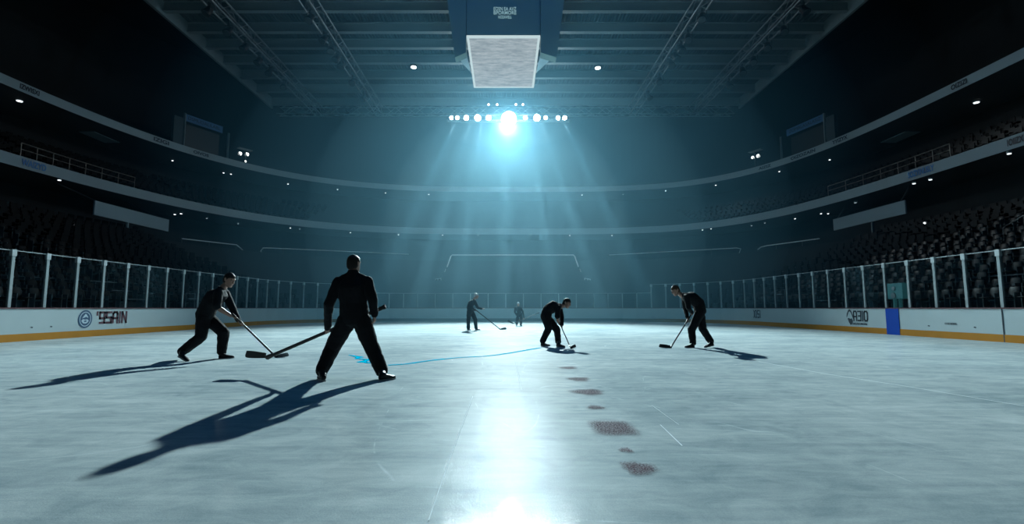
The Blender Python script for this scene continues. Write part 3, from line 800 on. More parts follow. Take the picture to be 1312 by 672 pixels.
# banner frames above the upper balcony
for sgn, lab in ((-1, 'dim blue banner with a frame of two posts on the upper balcony at left'), (1, 'dim blue banner with a frame of two posts on the upper balcony at right')):
    mx_ = (lambda v: v) if sgn < 0 else (lambda v: 1293 - v)
    path = dense(ring(3.3))
    q0, _ = on_path(mx_(237), 152, path); q1, _ = on_path(mx_(293), 172, path); qb, _ = on_path(mx_(285), 168, path)
    t = thing('banner_frame', lab, 'banner', ((q0.x + q1.x)/2, (q0.y + q1.y)/2, R2Z1))
    zt = on_path(mx_(238), 146, path)[0].z; zb = zt - 0.75
    qa, qc = (q0, qb) if sgn < 0 else (qb, q0)
    r_ = Vector((qc.x - qa.x, qc.y - qa.y, 0)); w = r_.length; r_.normalize(); nrm = r_.cross(Vector((0, 0, 1)))
    rot = Matrix.Translation(((qa.x + qc.x)/2, (qa.y + qc.y)/2, 0)) @ Matrix.Rotation(math.atan2(r_.y, r_.x), 4, 'Z')
    MB().box(-w/2, w/2, -0.04, 0.04, zb, zt, rot).build('banner_sheet', M['banner'], t)
    lettering('lettering', 'DSMUDALILABL' if sgn < 0 else 'ZOMALASALASIZ', 0.5, M['dtext'], Vector(((qa.x + qc.x)/2, (qa.y + qc.y)/2, (zb + zt)/2)) + nrm*0.06, r_, parent=t, width=w * 0.85)
    MB().box(-w/2, w/2, 0.5, 0.6, R2Z1 + 0.2, zb - 0.1, rot).build('dark_screen', M['black'], t)
    for q in (q0, q1): MB().bar((q.x, q.y, R2Z1 - 0.2), (q.x, q.y, zt + (0.05 if q is q0 else -0.5)), 0.16).build('post', M['beam'], t)
    qs, _ = on_path(mx_(227), 165, path)
    t = thing('speaker_column', 'dull grey upright slab beside the blue banner on the upper balcony, ' + ('left' if sgn < 0 else 'right'), 'panel', (qs.x, qs.y, R2Z1 - 0.2))
    MB().box(-0.45, 0.45, -0.2, 0.2, R2Z1 - 0.1, zt - 0.6, Matrix.Translation((qs.x, qs.y, 0)) @ Matrix.Rotation(math.atan2(r_.y, r_.x), 4, 'Z')).build('slab_front', M['soffit'], t, bevel=0.03)
    MB().box(-0.5, 0.5, -0.25, 0.25, R2Z1 - 0.3, R2Z1 - 0.1, Matrix.Translation((qs.x, qs.y, 0)) @ Matrix.Rotation(math.atan2(r_.y, r_.x), 4, 'Z')).build('slab_base', M['steel'], t)

# small teal cabinet behind the right glass and a bench frame on each side
q0, q1 = onX(1136, 364, 17.0), onX(1160, 383, 17.0)
t = thing('control_cabinet', 'small teal cabinet on two legs behind the glass above the blue stripe', 'cabinet', (17.0, (q0.y + q1.y)/2, 0))
MB().box(16.9, 17.2, min(q0.y, q1.y), max(q0.y, q1.y), q1.z, q0.z).build('cabinet_box', M['screen_teal'], t, bevel=0.02)
for yy in (0.35, 0.65):
    y_ = q0.y + (q1.y - q0.y) * yy
    MB().bar((17.05, y_, 0.0), (17.05, y_, q1.z), 0.1).build('leg', M['screen_teal'], t)
MB().disc(onX(1145, 370, 16.89), (-1, 0, 0), 0.09, 0.03, 12).build('dial', M['alu_l'], t)
MB().disc(onX(1145, 379, 16.89), (-1, 0, 0), 0.13, 0.03, 12).build('dial', M['alu'], t)
for (a_, b_, c_), X, lab in (((994, 1005, 372), 17.0, 'pale tubular bench frame behind the glass on the right near the corner'), ((238, 250, 376), -17.0, 'pale tubular bench frame behind the glass on the left')):
    u0, u1 = onX(a_, c_, X), onX(b_, c_, X)
    t = thing('bench_frame', lab, 'bench', (X, (u0.y + u1.y)/2, 0))
    MB().tube([(X, u0.y, 0.0), (X, u0.y, u0.z), (X, u1.y, u0.z), (X, u1.y, 0.0)], 0.03, 6).build('frame_tube', M['alu'], t)
    MB().box(X - 0.15, X + 0.15, min(u0.y, u1.y) + 0.04, max(u0.y, u1.y) - 0.04, u0.z - 0.32, u0.z - 0.26).build('bench_top', M['alu'], t)
# handrail in the right stand
q = [onX(1285, 300, 24.0), onX(1285, 292, 24.0), onX(1312, 276, 24.2)]
t = thing('stair_rail', 'pale angled stair rail among the seats at the right edge', 'railing', q[0])
MB().tube([q[0] - Vector((0, 0, 1.0)), q[1], q[2]], 0.03, 6).build('rail_bar', M['rail'], t)
MB().tube([q[2] - Vector((0, 0, 0.9)), q[2]], 0.025, 6).build('rail_post', M['rail'], t)

# ------------------------------------------------------------------ roof trusses and their lamps
def truss(x, ya, yb, z, label, along='Y', hw=0.38, hh=0.55):
    def T(s_, u, w): return Vector((x + u, s_, z + w)) if along == 'Y' else Vector((s_, x + u, z + w))
    t = thing('lighting_truss', label, 'truss', T((ya + yb)/2, 0, 0))
    cor = [(-hw, -hh), (hw, -hh), (hw, hh), (-hw, hh)]
    for u, w in cor: MB().tube([T(ya, u, w), T(yb, u, w)], 0.07, 8).build('chord', M['truss'], t)
    n = max(4, int(abs(yb - ya) / 1.3)); m_ = MB()
    for i in range(n):
        s0, s1 = ya + (yb - ya)*i/n, ya + (yb - ya)*(i+1)/n
        for k in range(4):
            a_, b_ = cor[k], cor[(k+1) % 4]
            if i % 2: a_, b_ = b_, a_
            m_.bar(T(s0, *a_), T(s1, *b_), 0.05)
    m_.build('lattice', M['truss'], t)
    return t
TR = {'left inner': -15.4, 'left outer': -22.8, 'right inner': 15.4, 'right outer': 22.8}
for nm, x in TR.items(): truss(x, 28, 57.0, 25.0, f'steel lattice truss under the roof running away, {nm.split()[1]} of the two on the {nm.split()[0]}')
truss(57.6, -28, 28, 25.3, 'hazy lattice truss across the far end of the roof', along='X')
lampspots = {'left inner': [(397, 29), (415, 53), (424, 70), (431, 86), (437, 96), (452, 105), (466, 122)],
             'left outer': [(245, 6), (266, 31), (292, 50), (313, 72), (331, 89), (345, 101), (363, 113)]}
lampspots['right inner'] = [(1297 - a, b) for a, b in lampspots['left inner']]
lampspots['right outer'] = [(1297 - a, b) for a, b in lampspots['left outer']]
proto_l = None
for nm, spots in lampspots.items():
    for k, (a_, b_) in enumerate(spots):
        X = TR[nm] + (0.55 if X_ else 0) if (X_ := False) else TR[nm] - math.copysign(0.0, TR[nm])
        q = onX(a_, b_, X); q = Vector((X, min(max(q.y, 29), 56.5), 24.35))
        lab = f'black stage lamp hanging from the {nm.split()[1]} truss on the {nm.split()[0]}, {ORD[k]} from the near end'
        if proto_l is None:
            t = thing('stage_lamp', lab, 'stage light', (0, 0, 0), 0, 'stage lamps on the roof trusses')
            ax = Vector((0, -0.5, -0.85)).normalized(); u = Vector((1, 0, 0)); v = ax.cross(u)
            c0 = Vector((0, 0, -0.55))
            ch = [MB().loft([(c0 - ax*0.38, u, v, 0.16, 0.16), (c0 - ax*0.30, u, v, 0.24, 0.24), (c0 + ax*0.2, u, v, 0.28, 0.28), (c0 + ax*0.38, u, v, 0.33, 0.33)], 14).build('lamp_can', M['black'], t, smooth=True),
                  MB().disc(c0 + ax*0.385, ax, 0.29, 0.02, 14).build('lens', M['steel'], t),
                  MB().tube([(-0.34, 0, -0.55), (-0.34, 0, -0.1), (0.34, 0, -0.1), (0.34, 0, -0.55)], 0.03, 6).build('yoke', M['steel'], t),
                  MB().box(-0.06, 0.06, -0.06, 0.06, -0.1, 0.14).build('hook', M['steel'], t)]
            proto_l = (t, ch); o = t
        else:
            o = proto_l[0].copy(); C.objects.link(o); o['label'] = lab
            for c_ in proto_l[1]:
                d_ = c_.copy(); C.objects.link(d_); d_.parent = o
        o.location = q; o.rotation_euler = (0, 0, random.uniform(-0.7, 0.7))
# two round downlights in the ceiling
for a_, b_, lab in ((530, 86, 'round white lamp in the roof left of the scoreboard'), (766, 87, 'round white lamp in the roof right of the scoreboard')):
    q = onZ(a_, b_, 25.85)
    t = thing('ceiling_lamp', lab, 'light', q)
    MB().disc(q, (0, 0, -1), 0.27, 0.05, 20).build('lens', M['round'], t)
    MB().loft([(q, Vector((1,0,0)), Vector((0,1,0)), 0.4, 0.4), (q + Vector((0,0,0.3)), Vector((1,0,0)), Vector((0,1,0)), 0.4, 0.4), (q + Vector((0,0,0.9)), Vector((1,0,0)), Vector((0,1,0)), 0.12, 0.12)], 18).build('housing', M['black'], t)

# ------------------------------------------------------------------ scoreboard
n0 = onZ(599, 47, 14.05); n1 = onZ(691, 47, 14.05); f0_ = onZ(606, 112, 14.05); f1_ = onZ(685, 112, 14.05)
yn, yf = n0.y, f0_.y
xl, xr = (n0.x + f0_.x)/2, (n1.x + f1_.x)/2
cx_ = (xl + xr)/2; hwp = (xr - xl)/2
t = thing('scoreboard', 'dark blue hanging scoreboard with pale lit underside above centre ice', 'scoreboard', (cx_, (yn + yf)/2, 14.0))
MB().box(xl, xr, yn, yf, 14.10, 20.5).build('centre_body', M['body'], t, bevel=0.03)
un = MB().box(xl + 0.12, xr - 0.12, yn + 0.12, yf - 0.12, 14.04, 14.11).build('underside_panel', M['screen'], t); un['label'] = 'pale grey glowing panel'
MB().box(xl, xl + 0.12, yn, yf, 14.02, 14.12).box(xr - 0.12, xr, yn, yf, 14.02, 14.12).box(xl + 0.12, xr - 0.12, yn, yn + 0.1, 14.02, 14.12).box(xl + 0.12, xr - 0.12, yf - 0.1, yf, 14.02, 14.12).build('underside_frame', M['frame_w'], t)
for s_ in (-1, 1):
    xi = xl - 0.02 if s_ < 0 else xr + 0.02
    xo = P(583 if s_ < 0 else 713, 72, yn).x; xo2 = P(573 if s_ < 0 else 723, 0, yn).x
    zb = P(600, 74, yn).z
    # wing: front face with a slanted outer edge
    m_ = MB(); b_ = []
    for Y in (yn - 0.02, yn + 0.5):
        for X, Z in ((xi, zb + 0.25), (xo, zb), (xo2, P(573, 0, yn).z), (xo2 + s_*0.05, 20.5), (xi, 20.5)): m_.v.append(Vector((X, Y, Z)))
    m_.f += [[0,1,2,3,4], [9,8,7,6,5]] + [[i, (i+1) % 5, 5 + (i+1) % 5, 5 + i] for i in range(5)]
    m_.build('side_wing', M['body'], t)
    za = zb
    m_ = MB(); 
    A = [Vector((xi, yn + 0.5, zb + 0.30)), Vector((xo * 0.6 + xi * 0.4, yn + 0.5, zb + 0.12)), Vector((xi, yn + 3.6, 14.02))]
    for dz in (0, 0.08):
        for p in A: m_.v.append(p + Vector((0, 0, dz)))
    m_.f += [[0,1,2], [5,4,3], [0,1,4,3], [1,2,5,4], [2,0,3,5]]
    m_.build('wing_bracket', M['bracket'], t)
lx = cx_
for tx_, py_, w_, h_ in (('EOSN EA AVZ', 11.5, 29, 0.26), ('BPORMORE', 16.5, 29, 0.24), ('NOZAWELL', 22, 17, 0.20)):
    q = P(647, py_, yn - 0.03); lettering('lettering', tx_, h_, M['ltext'], (q.x, q.y, q.z), (1, 0, 0), parent=t, bold=0.004, width=(P(647 + w_/2, py_, yn).x - P(647 - w_/2, py_, yn).x))
for sx in (-1, 1):
    for yy in (yn + 0.6, yf - 0.6):
        MB().tube([(cx_ + sx*1.2, yy, 20.5), (cx_ + sx*1.2, yy, 26.0)], 0.04, 6).build('suspension_cable', M['steel'], t)

# ------------------------------------------------------------------ lamp row
LY = 52.0
row = [(578.5, 0.19), (586, 0.19), (597.5, 0.26), (612, 0.33), (626, 0.27), (652, 0.8), (673, 0.2), (688, 0.35), (699, 0.19), (715, 0.21), (723.5, 0.21)]  # middle lens made wide so its disc takes in the lamp's bloom
zrow = P(652, 151, LY).z
truss(LY + 0.55, P(572, 151, LY).x, P(731, 151, LY).x, zrow + 0.15, 'short lattice truss carrying the bright white lamp row', along='X', hw=0.2, hh=0.3)
aim = Vector((0, -0.86, -0.5)).normalized()
def flood(px, py, r, k, label, mat, grp):
    q = P(px, py, LY - 0.1)
    t = thing('flood_lamp', label, 'flood light', q, 0, grp)
    u = Vector((1, 0, 0)); v = aim.cross(u)
    MB().loft([(q - aim*0.5, u, v, r*0.55, r*0.55), (q - aim*0.35, u, v, r*0.8, r*0.8), (q, u, v, r*1.12, r*1.12), (q + aim*0.05, u, v, r*1.12, r*1.12)], 18).build('lamp_can', M['black'], t, smooth=False)
    MB().disc(q + aim*0.052, aim, r, 0.02, 20).build('lens', M[mat], t)
    MB().bar(q - aim*0.3, q - aim*0.3 + Vector((0, 0.25, 0.1)), 0.08).build('bracket', M['steel'], t)
    return q
lampq = []
for k, (px, r_) in enumerate(row):
    if px == 652: lab = 'blazing white flood lamp at the middle of the lamp row, widened by its bloom'
    else: lab = f'bright white flood lamp in the row, {ORD[k if k < 5 else k]} from the left'
    lampq.append(flood(px, 152.5 if px == 652 else 151, r_, k, lab, 'lamp_big' if px == 652 else 'lamp', 'flood lamps of the bright row'))
for k, px in enumerate((626, 637, 661, 670)):
    flood(px, 134, 0.10, k, f'small white lamp above the bright row, {ORD[k]} from the left', 'round', 'small lamps above the bright row')

# ------------------------------------------------------------------ ice marks
def ribbon(name, pix, w, mat, z=0.004, parent=None):
    g = [ground(a, b) for a, b in pix]; m_ = MB()
    for i, p in enumerate(g):
        d = (g[min(i+1, len(g)-1)] - g[max(i-1, 0)]).normalized(); s_ = Vector((-d.y, d.x, 0))
        ww = w[i] if isinstance(w, list) else w
        for sg in (-1, 1): m_.v.append(Vector((p.x, p.y, z)) + s_ * sg * ww / 2)
    for i in range(len(g) - 1): m_.f.append([2*i, 2*i+1, 2*i+3, 2*i+2])
    return m_.build(name, mat, parent)
M['scratch'] = pbr('scratch_white', (0.74, 0.82, 0.84), 0.7, spec=0.0)
M['darkline'] = pbr('faint_dark_line', (0.20, 0.28, 0.31), 0.7, spec=0.0)
def smooth_px(p, k=5):
    out = []
    for i in range(len(p) - 1):
        p0, p1, p2, p3 = p[max(i-1, 0)], p[i], p[i+1], p[min(i+2, len(p)-1)]
        for j in range(k):
            t = j / k
            out.append(tuple(0.5*((2*b) + (-a + c)*t + (2*a - 5*b + 4*c - d)*t*t + (-a + 3*b - 3*c + d)*t**3) for a, b, c, d in zip(p0, p1, p2, p3)))
    return out + [p[-1]]
tag(ribbon('painted_line', smooth_px([(497, 468.5), (520, 467), (548, 463), (585, 459), (625, 456.6), (655, 452.5), (678, 448.5), (692, 446.2)]), 0.10, M['cyan']), 'long curving blue line painted on the ice between the two men', 'marking')
tag(ribbon('painted_line', [(447, 455.5), (462, 458.2), (456, 460.0), (470, 461.2), (477, 460.8), (462, 464.4), (480, 466.0), (488, 466.8)], [0.06, 0.16, 0.10, 0.16, 0.14, 0.18, 0.12, 0.05], M['cyan'], 0.005), 'short zigzag of cyan paint on the ice by the near man', 'marking')
for pix, w in (([(972, 464), (1060, 480), (1170, 497), (1312, 521)], 0.018), ([(606, 508), (596, 535), (576, 590), (549, 668)], 0.007), ([(846, 545), (874, 572)], 0.008), ([(835, 520), (870, 545)], 0.006), ([(660, 460), (668, 500)], 0.006)):
    o = ribbon('ice_scratch', pix, w, M['scratch'], 0.003, floor)
for yy, xa, xb in ((421.5, 240, 1120), (428, 130, 1200), (434, 60, 1240)):
    o = ribbon('ice_line', seg((xa, yy), (xb, yy + 0.3), 12), 0.05, M['darkline'], 0.002, floor)
def stain(px, py, wpx, hpx, label, rect=False):
    c = ground(px, py); w = abs(ground(px + wpx/2, py).x - ground(px - wpx/2, py).x); h = abs(ground(px, py - hpx/2).y - ground(px, py + hpx/2).y)
    m_ = MB(); n = 36; rings = 6
    m_.v.append(Vector((0, 0, 0))); soft = [1.0]
    for r_ in range(1, rings + 1):
        for i in range(n):
            a = 2*math.pi*i/n; k = 1 + 0.12*math.sin(3*a + px) + 0.08*math.sin(7*a + py) + random.uniform(-0.04, 0.04)
            ca, sa = math.cos(a), math.sin(a)
            if rect: ca, sa = math.copysign(abs(ca)**0.45, ca), math.copysign(abs(sa)**0.45, sa); k = 1 + random.uniform(-.04, .04)
            m_.v.append(Vector((ca*w/2*k*r_/rings, sa*h/2*k*r_/rings, 0))); soft.append(1.0 - max(0, (r_ - 3) / 3.0) ** 1.5)
    for i in range(n): m_.f.append([0, 1 + i, 1 + (i+1) % n])
    for r_ in range(rings - 1):
        for i in range(n): a, b = 1 + r_*n + i, 1 + r_*n + (i+1) % n; m_.f.append([a, a + n, b + n, b])
    o = m_.build('ice_stain', M['stain']); o.location = (c.x, c.y, 0.006)
    at = o.data.attributes.new('soft', 'FLOAT', 'POINT')
    for i, v in enumerate(soft): at.data[i].value = v
    tag(o, label, 'stain', 'stains on the ice')
stain(785, 549, 62, 22, 'largest dull red squarish stain on the ice, second nearest large one', True)
stain(818, 601, 50, 20, 'dark red oval stain on the ice nearest the camera')
stain(802, 578, 20, 7, 'small faint stain on the ice between the two big red ones')
stain(763, 523, 26, 6, 'small thin dark stain on the ice just beyond the squarish red one')
stain(753, 503, 48, 9, 'wide dark flat stain on the ice, third of the line from the far end')
stain(741, 486.5, 34, 6, 'thin dark stain on the ice, second of the line from the far end')
stain(728, 472, 28, 4, 'thin faint stain on the ice farthest from the camera, by the middle man')

# ------------------------------------------------------------------ people
def person(name, label, J, feet, s=1.0, hair='hair_d', short_sleeve=(False, False), face=(1,0,0), headup=(0,0,1), grips=None, voxel=0.009, Yb=8.0, relaxed=None, bulk=1.0, hk=1.12, leg=1.0, arm=1.0):
    """J: joint -> world point. sides 'a','b'. feet: list of (heel, toe) world points per side."""
    base = (feet['a'][0] + feet['b'][0] + feet['a'][1] + feet['b'][1]) / 4
    t = thing(name, label, 'person', (base.x, base.y, 0))
    body, shirt, trou = MB(), MB(), MB()
    hips = (J['hip_b'] - J['hip_a']); sh = (J['sh_b'] - J['sh_a'])
    pel = (J['hip_a'] + J['hip_b']) / 2; shc = (J['sh_a'] + J['sh_b']) / 2
    spine = J.get('waist', pel.lerp(shc, 0.42)); chest = J.get('chest', pel.lerp(shc, 0.75))
    line = [pel, spine, chest, shc, J['neck']]
    def frame(i):
        a = (line[min(i+1, 4)] - line[max(i-1, 0)]).normalized()
        w = hips.normalized().lerp(sh.normalized(), min(1, i / 3.0)); w = (w - a * w.dot(a)).normalized()
        return a, w, a.cross(w)
    def torso(mb, g, lo, hi, pad):
        rad = [(0.165, 0.125), (0.155, 0.122), (0.178, 0.135), (0.165, 0.095), (0.062, 0.062)]
        rings = []
        if lo == 0:
            a, w, v = frame(0); rings += [(line[0] - a*0.13*s, w, v, 0.07*s, 0.06*s), (line[0] - a*0.07*s, w, v, (0.14 + pad)*s*g, (0.105 + pad)*s*g)]
        for i in range(lo, hi + 1):
            a, w, v = frame(i); ru, rv = rad[i]
            if i == 3: c = line[3] - a*0.02*s
            else: c = line[i]
            rings.append((c, w, v, (ru + pad)*s*g, (rv + pad)*s*g))
            if i < hi and i < 3:
                a2, w2, v2 = frame(i + 1); r2 = rad[i+1]
                rings.append(((line[i] + line[i+1])/2, (w + w2).normalized(), (v + v2).normalized(), ((ru + r2[0])/2 + pad + 0.004)*s*g, ((rv + r2[1])/2 + pad + 0.003)*s*g))
        mb.loft(rings, 20)
    torso(body, 1.0, 0, 4, 0.0)
    torso(shirt, bulk, 0, 3, 0.020)
    a, w, v = frame(3)
    shirt.loft([(shc.lerp(J['neck'], k) - a*b*s, w, v, p_*s, q_*s) for k, b, p_, q_ in ((0, .06, .19*bulk, .125*bulk), (0, .0, .175*bulk, .115*bulk), (.45, 0, .125, .100), (.8, 0, .088, .086), (1.0, 0, .078, .078), (1.0, -.02, .074, .074))], 20)
    # trousers seat
    a, w, v = frame(0)
    trou.loft([(pel - a*0.12*s, w, v, 0.08*s, 0.08*s), (pel - a*0.06*s, w, v, 0.165*s*bulk, 0.13*s*bulk), (pel, w, v, 0.18*s*bulk, 0.142*s*bulk), (pel + a*0.07*s, w, v, 0.17*s*bulk, 0.135*s*bulk), (pel + a*0.12*s, w, v, 0.15*s*bulk, 0.12*s*bulk)], 20)
    f = Vector(face).normalized(); u = Vector(headup); u = (u - f*u.dot(f)).normalized(); r = f.cross(u)
    hc = J['head']
    s0 = s; hs = s*hk
    H = lambda h, off, side=0.0: hc + u*(h*hs) + f*(off*hs) + r*(side*hs)
    body.capsule(J['neck'] - u*0.03*s, H(-0.055, -0.018), 0.070*s, 0.063*s)
    s = hs
    body.loft([(H(h, o_), r, f, w_*s, d_*s) for h, o_, w_, d_ in ((-.118,.058,.024,.02), (-.104,.05,.042,.038), (-.075,.03,.056,.066), (-.04,.012,.066,.085), (0,0,.072,.095), (.04,-.003,.075,.098), (.075,-.006,.069,.089), (.1,-.008,.051,.065), (.116,-.008,.022,.03))], 18)
    body.capsule(H(.02,.094), H(-.026,.114), 0.009*s, 0.013*s, 8)
    body.capsule(H(-.026,.108,-.011), H(-.026,.108,.011), 0.009*s, 0.009*s, 8)
    body.capsule(H(.03,.088,-.04), H(.03,.088,.04), 0.010*s, 0.010*s, 8)
    body.capsule(H(-.055,.092,-.018), H(-.055,.092,.018), 0.007*s, 0.007*s, 8)
    body.capsule(H(-.068,.090,-.014), H(-.068,.090,.014), 0.008*s, 0.008*s, 8)
    for sd in (-1, 1):
        body.loft([(H(.030, -.016, sd*.076), f, u.cross(f) if False else r, .010*s, .008*s), (H(.018, -.016, sd*.080), f, r, .019*s, .010*s), (H(-.008, -.012, sd*.079), f, r, .017*s, .010*s), (H(-.034, -.004, sd*.073), f, r, .009*s, .008*s)], 10)
    s = s0
    # limbs
    for sd in 'ab':
        S, E = J['sh_' + sd], J['el_' + sd]
        g = (grips or {}).get(sd)
        fd = None
        if g:
            gp_, ax_ = g; ax_ = ax_.normalized()
            fd = (gp_ - E).normalized(); n = ax_.cross(fd).normalized()
            if n.dot(-f + Vector((0, 0, 0.0))) > 0 and False: n = -n
            if n.dot(Vector(face)) < 0: n = -n
            W = gp_ - fd*0.088*s - n*0.030*s
        else:
            W = J['wr_' + sd]; fd = (relaxed or {}).get(sd, (W - E)).normalized()
            ax_ = Vector((0.25, 1, 0)).normalized() if abs(fd.y) < 0.8 else Vector((1, 0, 0))
            ax_ = (ax_ - fd*ax_.dot(fd)).normalized(); n = ax_.cross(fd).normalized()
            if n.dot(pel - W) < 0: n = -n
        body.capsule(S, E, 0.055*s, 0.046*s); body.capsule(E, E.lerp(W, 0.35), 0.047*s*arm, 0.048*s*arm); body.capsule(E.lerp(W, 0.35), W, 0.048*s*arm, 0.031*s*arm)
        shirt.capsule(J['neck'].lerp(shc, 0.25), S, 0.068*s, 0.074*s); shirt.capsule(shc.lerp(S, 0.3) - (J['neck'] - pel).normalized()*0.06*s, S - (J['neck'] - pel).normalized()*0.03*s, 0.10*s, 0.078*s)
        shortslv = short_sleeve[0 if sd == 'a' else 1]
        if shortslv:
            shirt.capsule(S, S.lerp(E, 0.92), 0.084*s*arm, 0.082*s*arm)
        else:
            shirt.capsule(S, E, 0.080*s*arm, 0.068*s*arm); shirt.capsule(E, E.lerp(W, 0.85), 0.068*s*arm, 0.052*s*arm); shirt.capsule(E.lerp(W, .8), E.lerp(W, 0.92), 0.055*s*arm, 0.048*s*arm)
        # hand
        pc = W + fd*0.05*s
        body.loft([(W, ax_, n, .027*s, .021*s), (W + fd*.03*s, ax_, n, .038*s, .017*s), (W + fd*.065*s, ax_, n, .043*s, .016*s), (W + fd*.092*s, ax_, n, .040*s, .013*s)], 12)
        Rg = (0.025 if g else 0.045)*s
        cen0 = W + fd*0.088*s + n*0.030*s
        for i in range(4):
            side = (i - 1.5)*0.0205*s
            k0 = W + fd*(0.088 - abs(i - 1.3)*0.004)*s + ax_*side
            c_ = cen0 + ax_*side
            pts_ = [k0]
            angs = (10, 75, 140, 200) if g else (25, 60, 95)
            for an in angs[: 4 - (1 if i == 3 and g else 0)]:
                q = R(an); rr = Rg*(1 if g else (1 + 0.1*i))
                if g: pts_.append(c_ + (-n*math.cos(q) + fd*math.sin(q))*rr)
                else:
                    pts_.append(pts_[-1] + (fd*math.cos(R(an)) + n*math.sin(R(an)))*0.030*s*(1.05 - 0.12*abs(i - 1.4)))
            for j in range(len(pts_) - 1): body.capsule(pts_[j], pts_[j+1], .0098*s, (.0092 - .0006*j)*s, 8)
        th0 = W + fd*0.022*s + ax_*0.030*s*(1) + n*0.008*s
        th1 = th0 + (fd*0.5 + ax_*0.45 + n*0.55).normalized()*0.042*s
        th2 = th1 + (fd*0.8 + n*0.6 - ax_*0.25).normalized()*0.032*s
        body.capsule(th0, th1, .0135*s, .0115*s, 8); body.capsule(th1, th2, .0115*s, .009*s, 8)
        # leg
        Hh, K, A = J['hip_' + sd], J['kn_' + sd], J['an_' + sd]
        body.capsule(Hh, K, 0.085*s, 0.056*s); body.capsule(K, K.lerp(A, .35), .056*s, .057*s); body.capsule(K.lerp(A, .35), A, .057*s, .040*s)
        trou.capsule(Hh, Hh.lerp(K, .5), 0.124*s*leg, 0.116*s*leg); trou.capsule(Hh.lerp(K, .5), K, 0.116*s*leg, 0.100*s*leg)
        trou.capsule(K, K.lerp(A, .55), 0.100*s*leg, 0.092*s*leg); trou.capsule(K.lerp(A, .55), A.lerp(K, .08), 0.092*s*leg, 0.086*s*leg)
        heel, toe = feet[sd]
        d = (toe - heel).normalized(); up = Vector((0, 0, 1)); up = (up - d*up.dot(d)).normalized(); sdv = d.cross(up)
        body.capsule(A, heel + d*0.06*s + up*0.06*s, .040*s, .035*s); body.capsule(heel + d*0.05*s + up*.05*s, heel + d*0.19*s + up*.035*s, .034*s, .028*s)
        L0 = lambda x, z: heel + d*(x*s) + up*(z*s)
        shoe = MB().loft([(L0(-.012, .045), sdv, up, .022*s, .028*s), (L0(.0, .052), sdv, up, .036*s, .042*s), (L0(.05, .062), sdv, up, .042*s, .052*s), (L0(.11, .052), sdv, up, .043*s, .042*s), (L0(.18, .040), sdv, up, .050*s, .030*s), (L0(.24, .036), sdv, up, .044*s, .025*s), (L0(.275, .032), sdv, up, .024*s, .017*s)], 16)
        shoe.capsule(A.lerp(K, .05), L0(.055, .075), .056*s, .052*s)
        so = skinned(shoe, 'shoe', M['shoe'], t, voxel, 2)
        m_ = MB()
        outl = [(-.016, 0), (-.008, .03), (.03, .040), (.10, .040), (.17, .050), (.23, .046), (.27, .026), (.284, 0)]
        outl = outl + [(x, -y) for x, y in reversed(outl[1:-1])]
        for z in (0.002, 0.020):
            for x, y in outl: m_.v.append(L0(x, z) + sdv*(y*s))
        n_ = len(outl); m_.f += [list(range(n_)), [n_ + i for i in reversed(range(n_))]] + [[i, (i+1) % n_, n_ + (i+1) % n_, n_ + i] for i in range(n_)]
        sl_ = m_.build('sole', M['sole'], so); sl_.parent = so; sl_.matrix_parent_inverse = Matrix.Identity(4); sl_['label'] = 'pale sole edge'
    skinned(body, 'body', M['skin'], t, min(voxel, 0.0075), 2)
    skinned(shirt, 'shirt', M['shirt'], t, voxel, 4, 0.022)
    skinned(trou, 'trousers', M['trouser'], t, voxel, 3, 0.028)
    s = hs; hair_mb = MB().loft([(H(h, o_), r, f, w_*s, d_*s) for h, o_, w_, d_ in ((-.075,-.052,.040,.038), (-.06,-.042,.064,.060), (-.03,-.032,.078,.074), (.0,-.026,.0825,.082), (.03,-.016,.083,.093), (.052,-.008,.081,.103), (.088,-.008,.069,.090), (.113,-.008,.044,.060), (.128,-.008,.018,.024))], 18)
    s = s0; skinned(hair_mb, 'hair', M[hair], t, min(voxel, 0.008), 2)
    s = hs
    for sd in (-1, 1):
        MB().loft([(H(.012, .079 + .011*math.sin(R(a)), sd*.031), r, u, .012*s*math.cos(R(a)) + 1e-4, .009*s*math.cos(R(a)) + 1e-4) for a in (-80, -40, 0, 40, 80)], 10).build('eye', M['eye'], t, smooth=True)
    return t

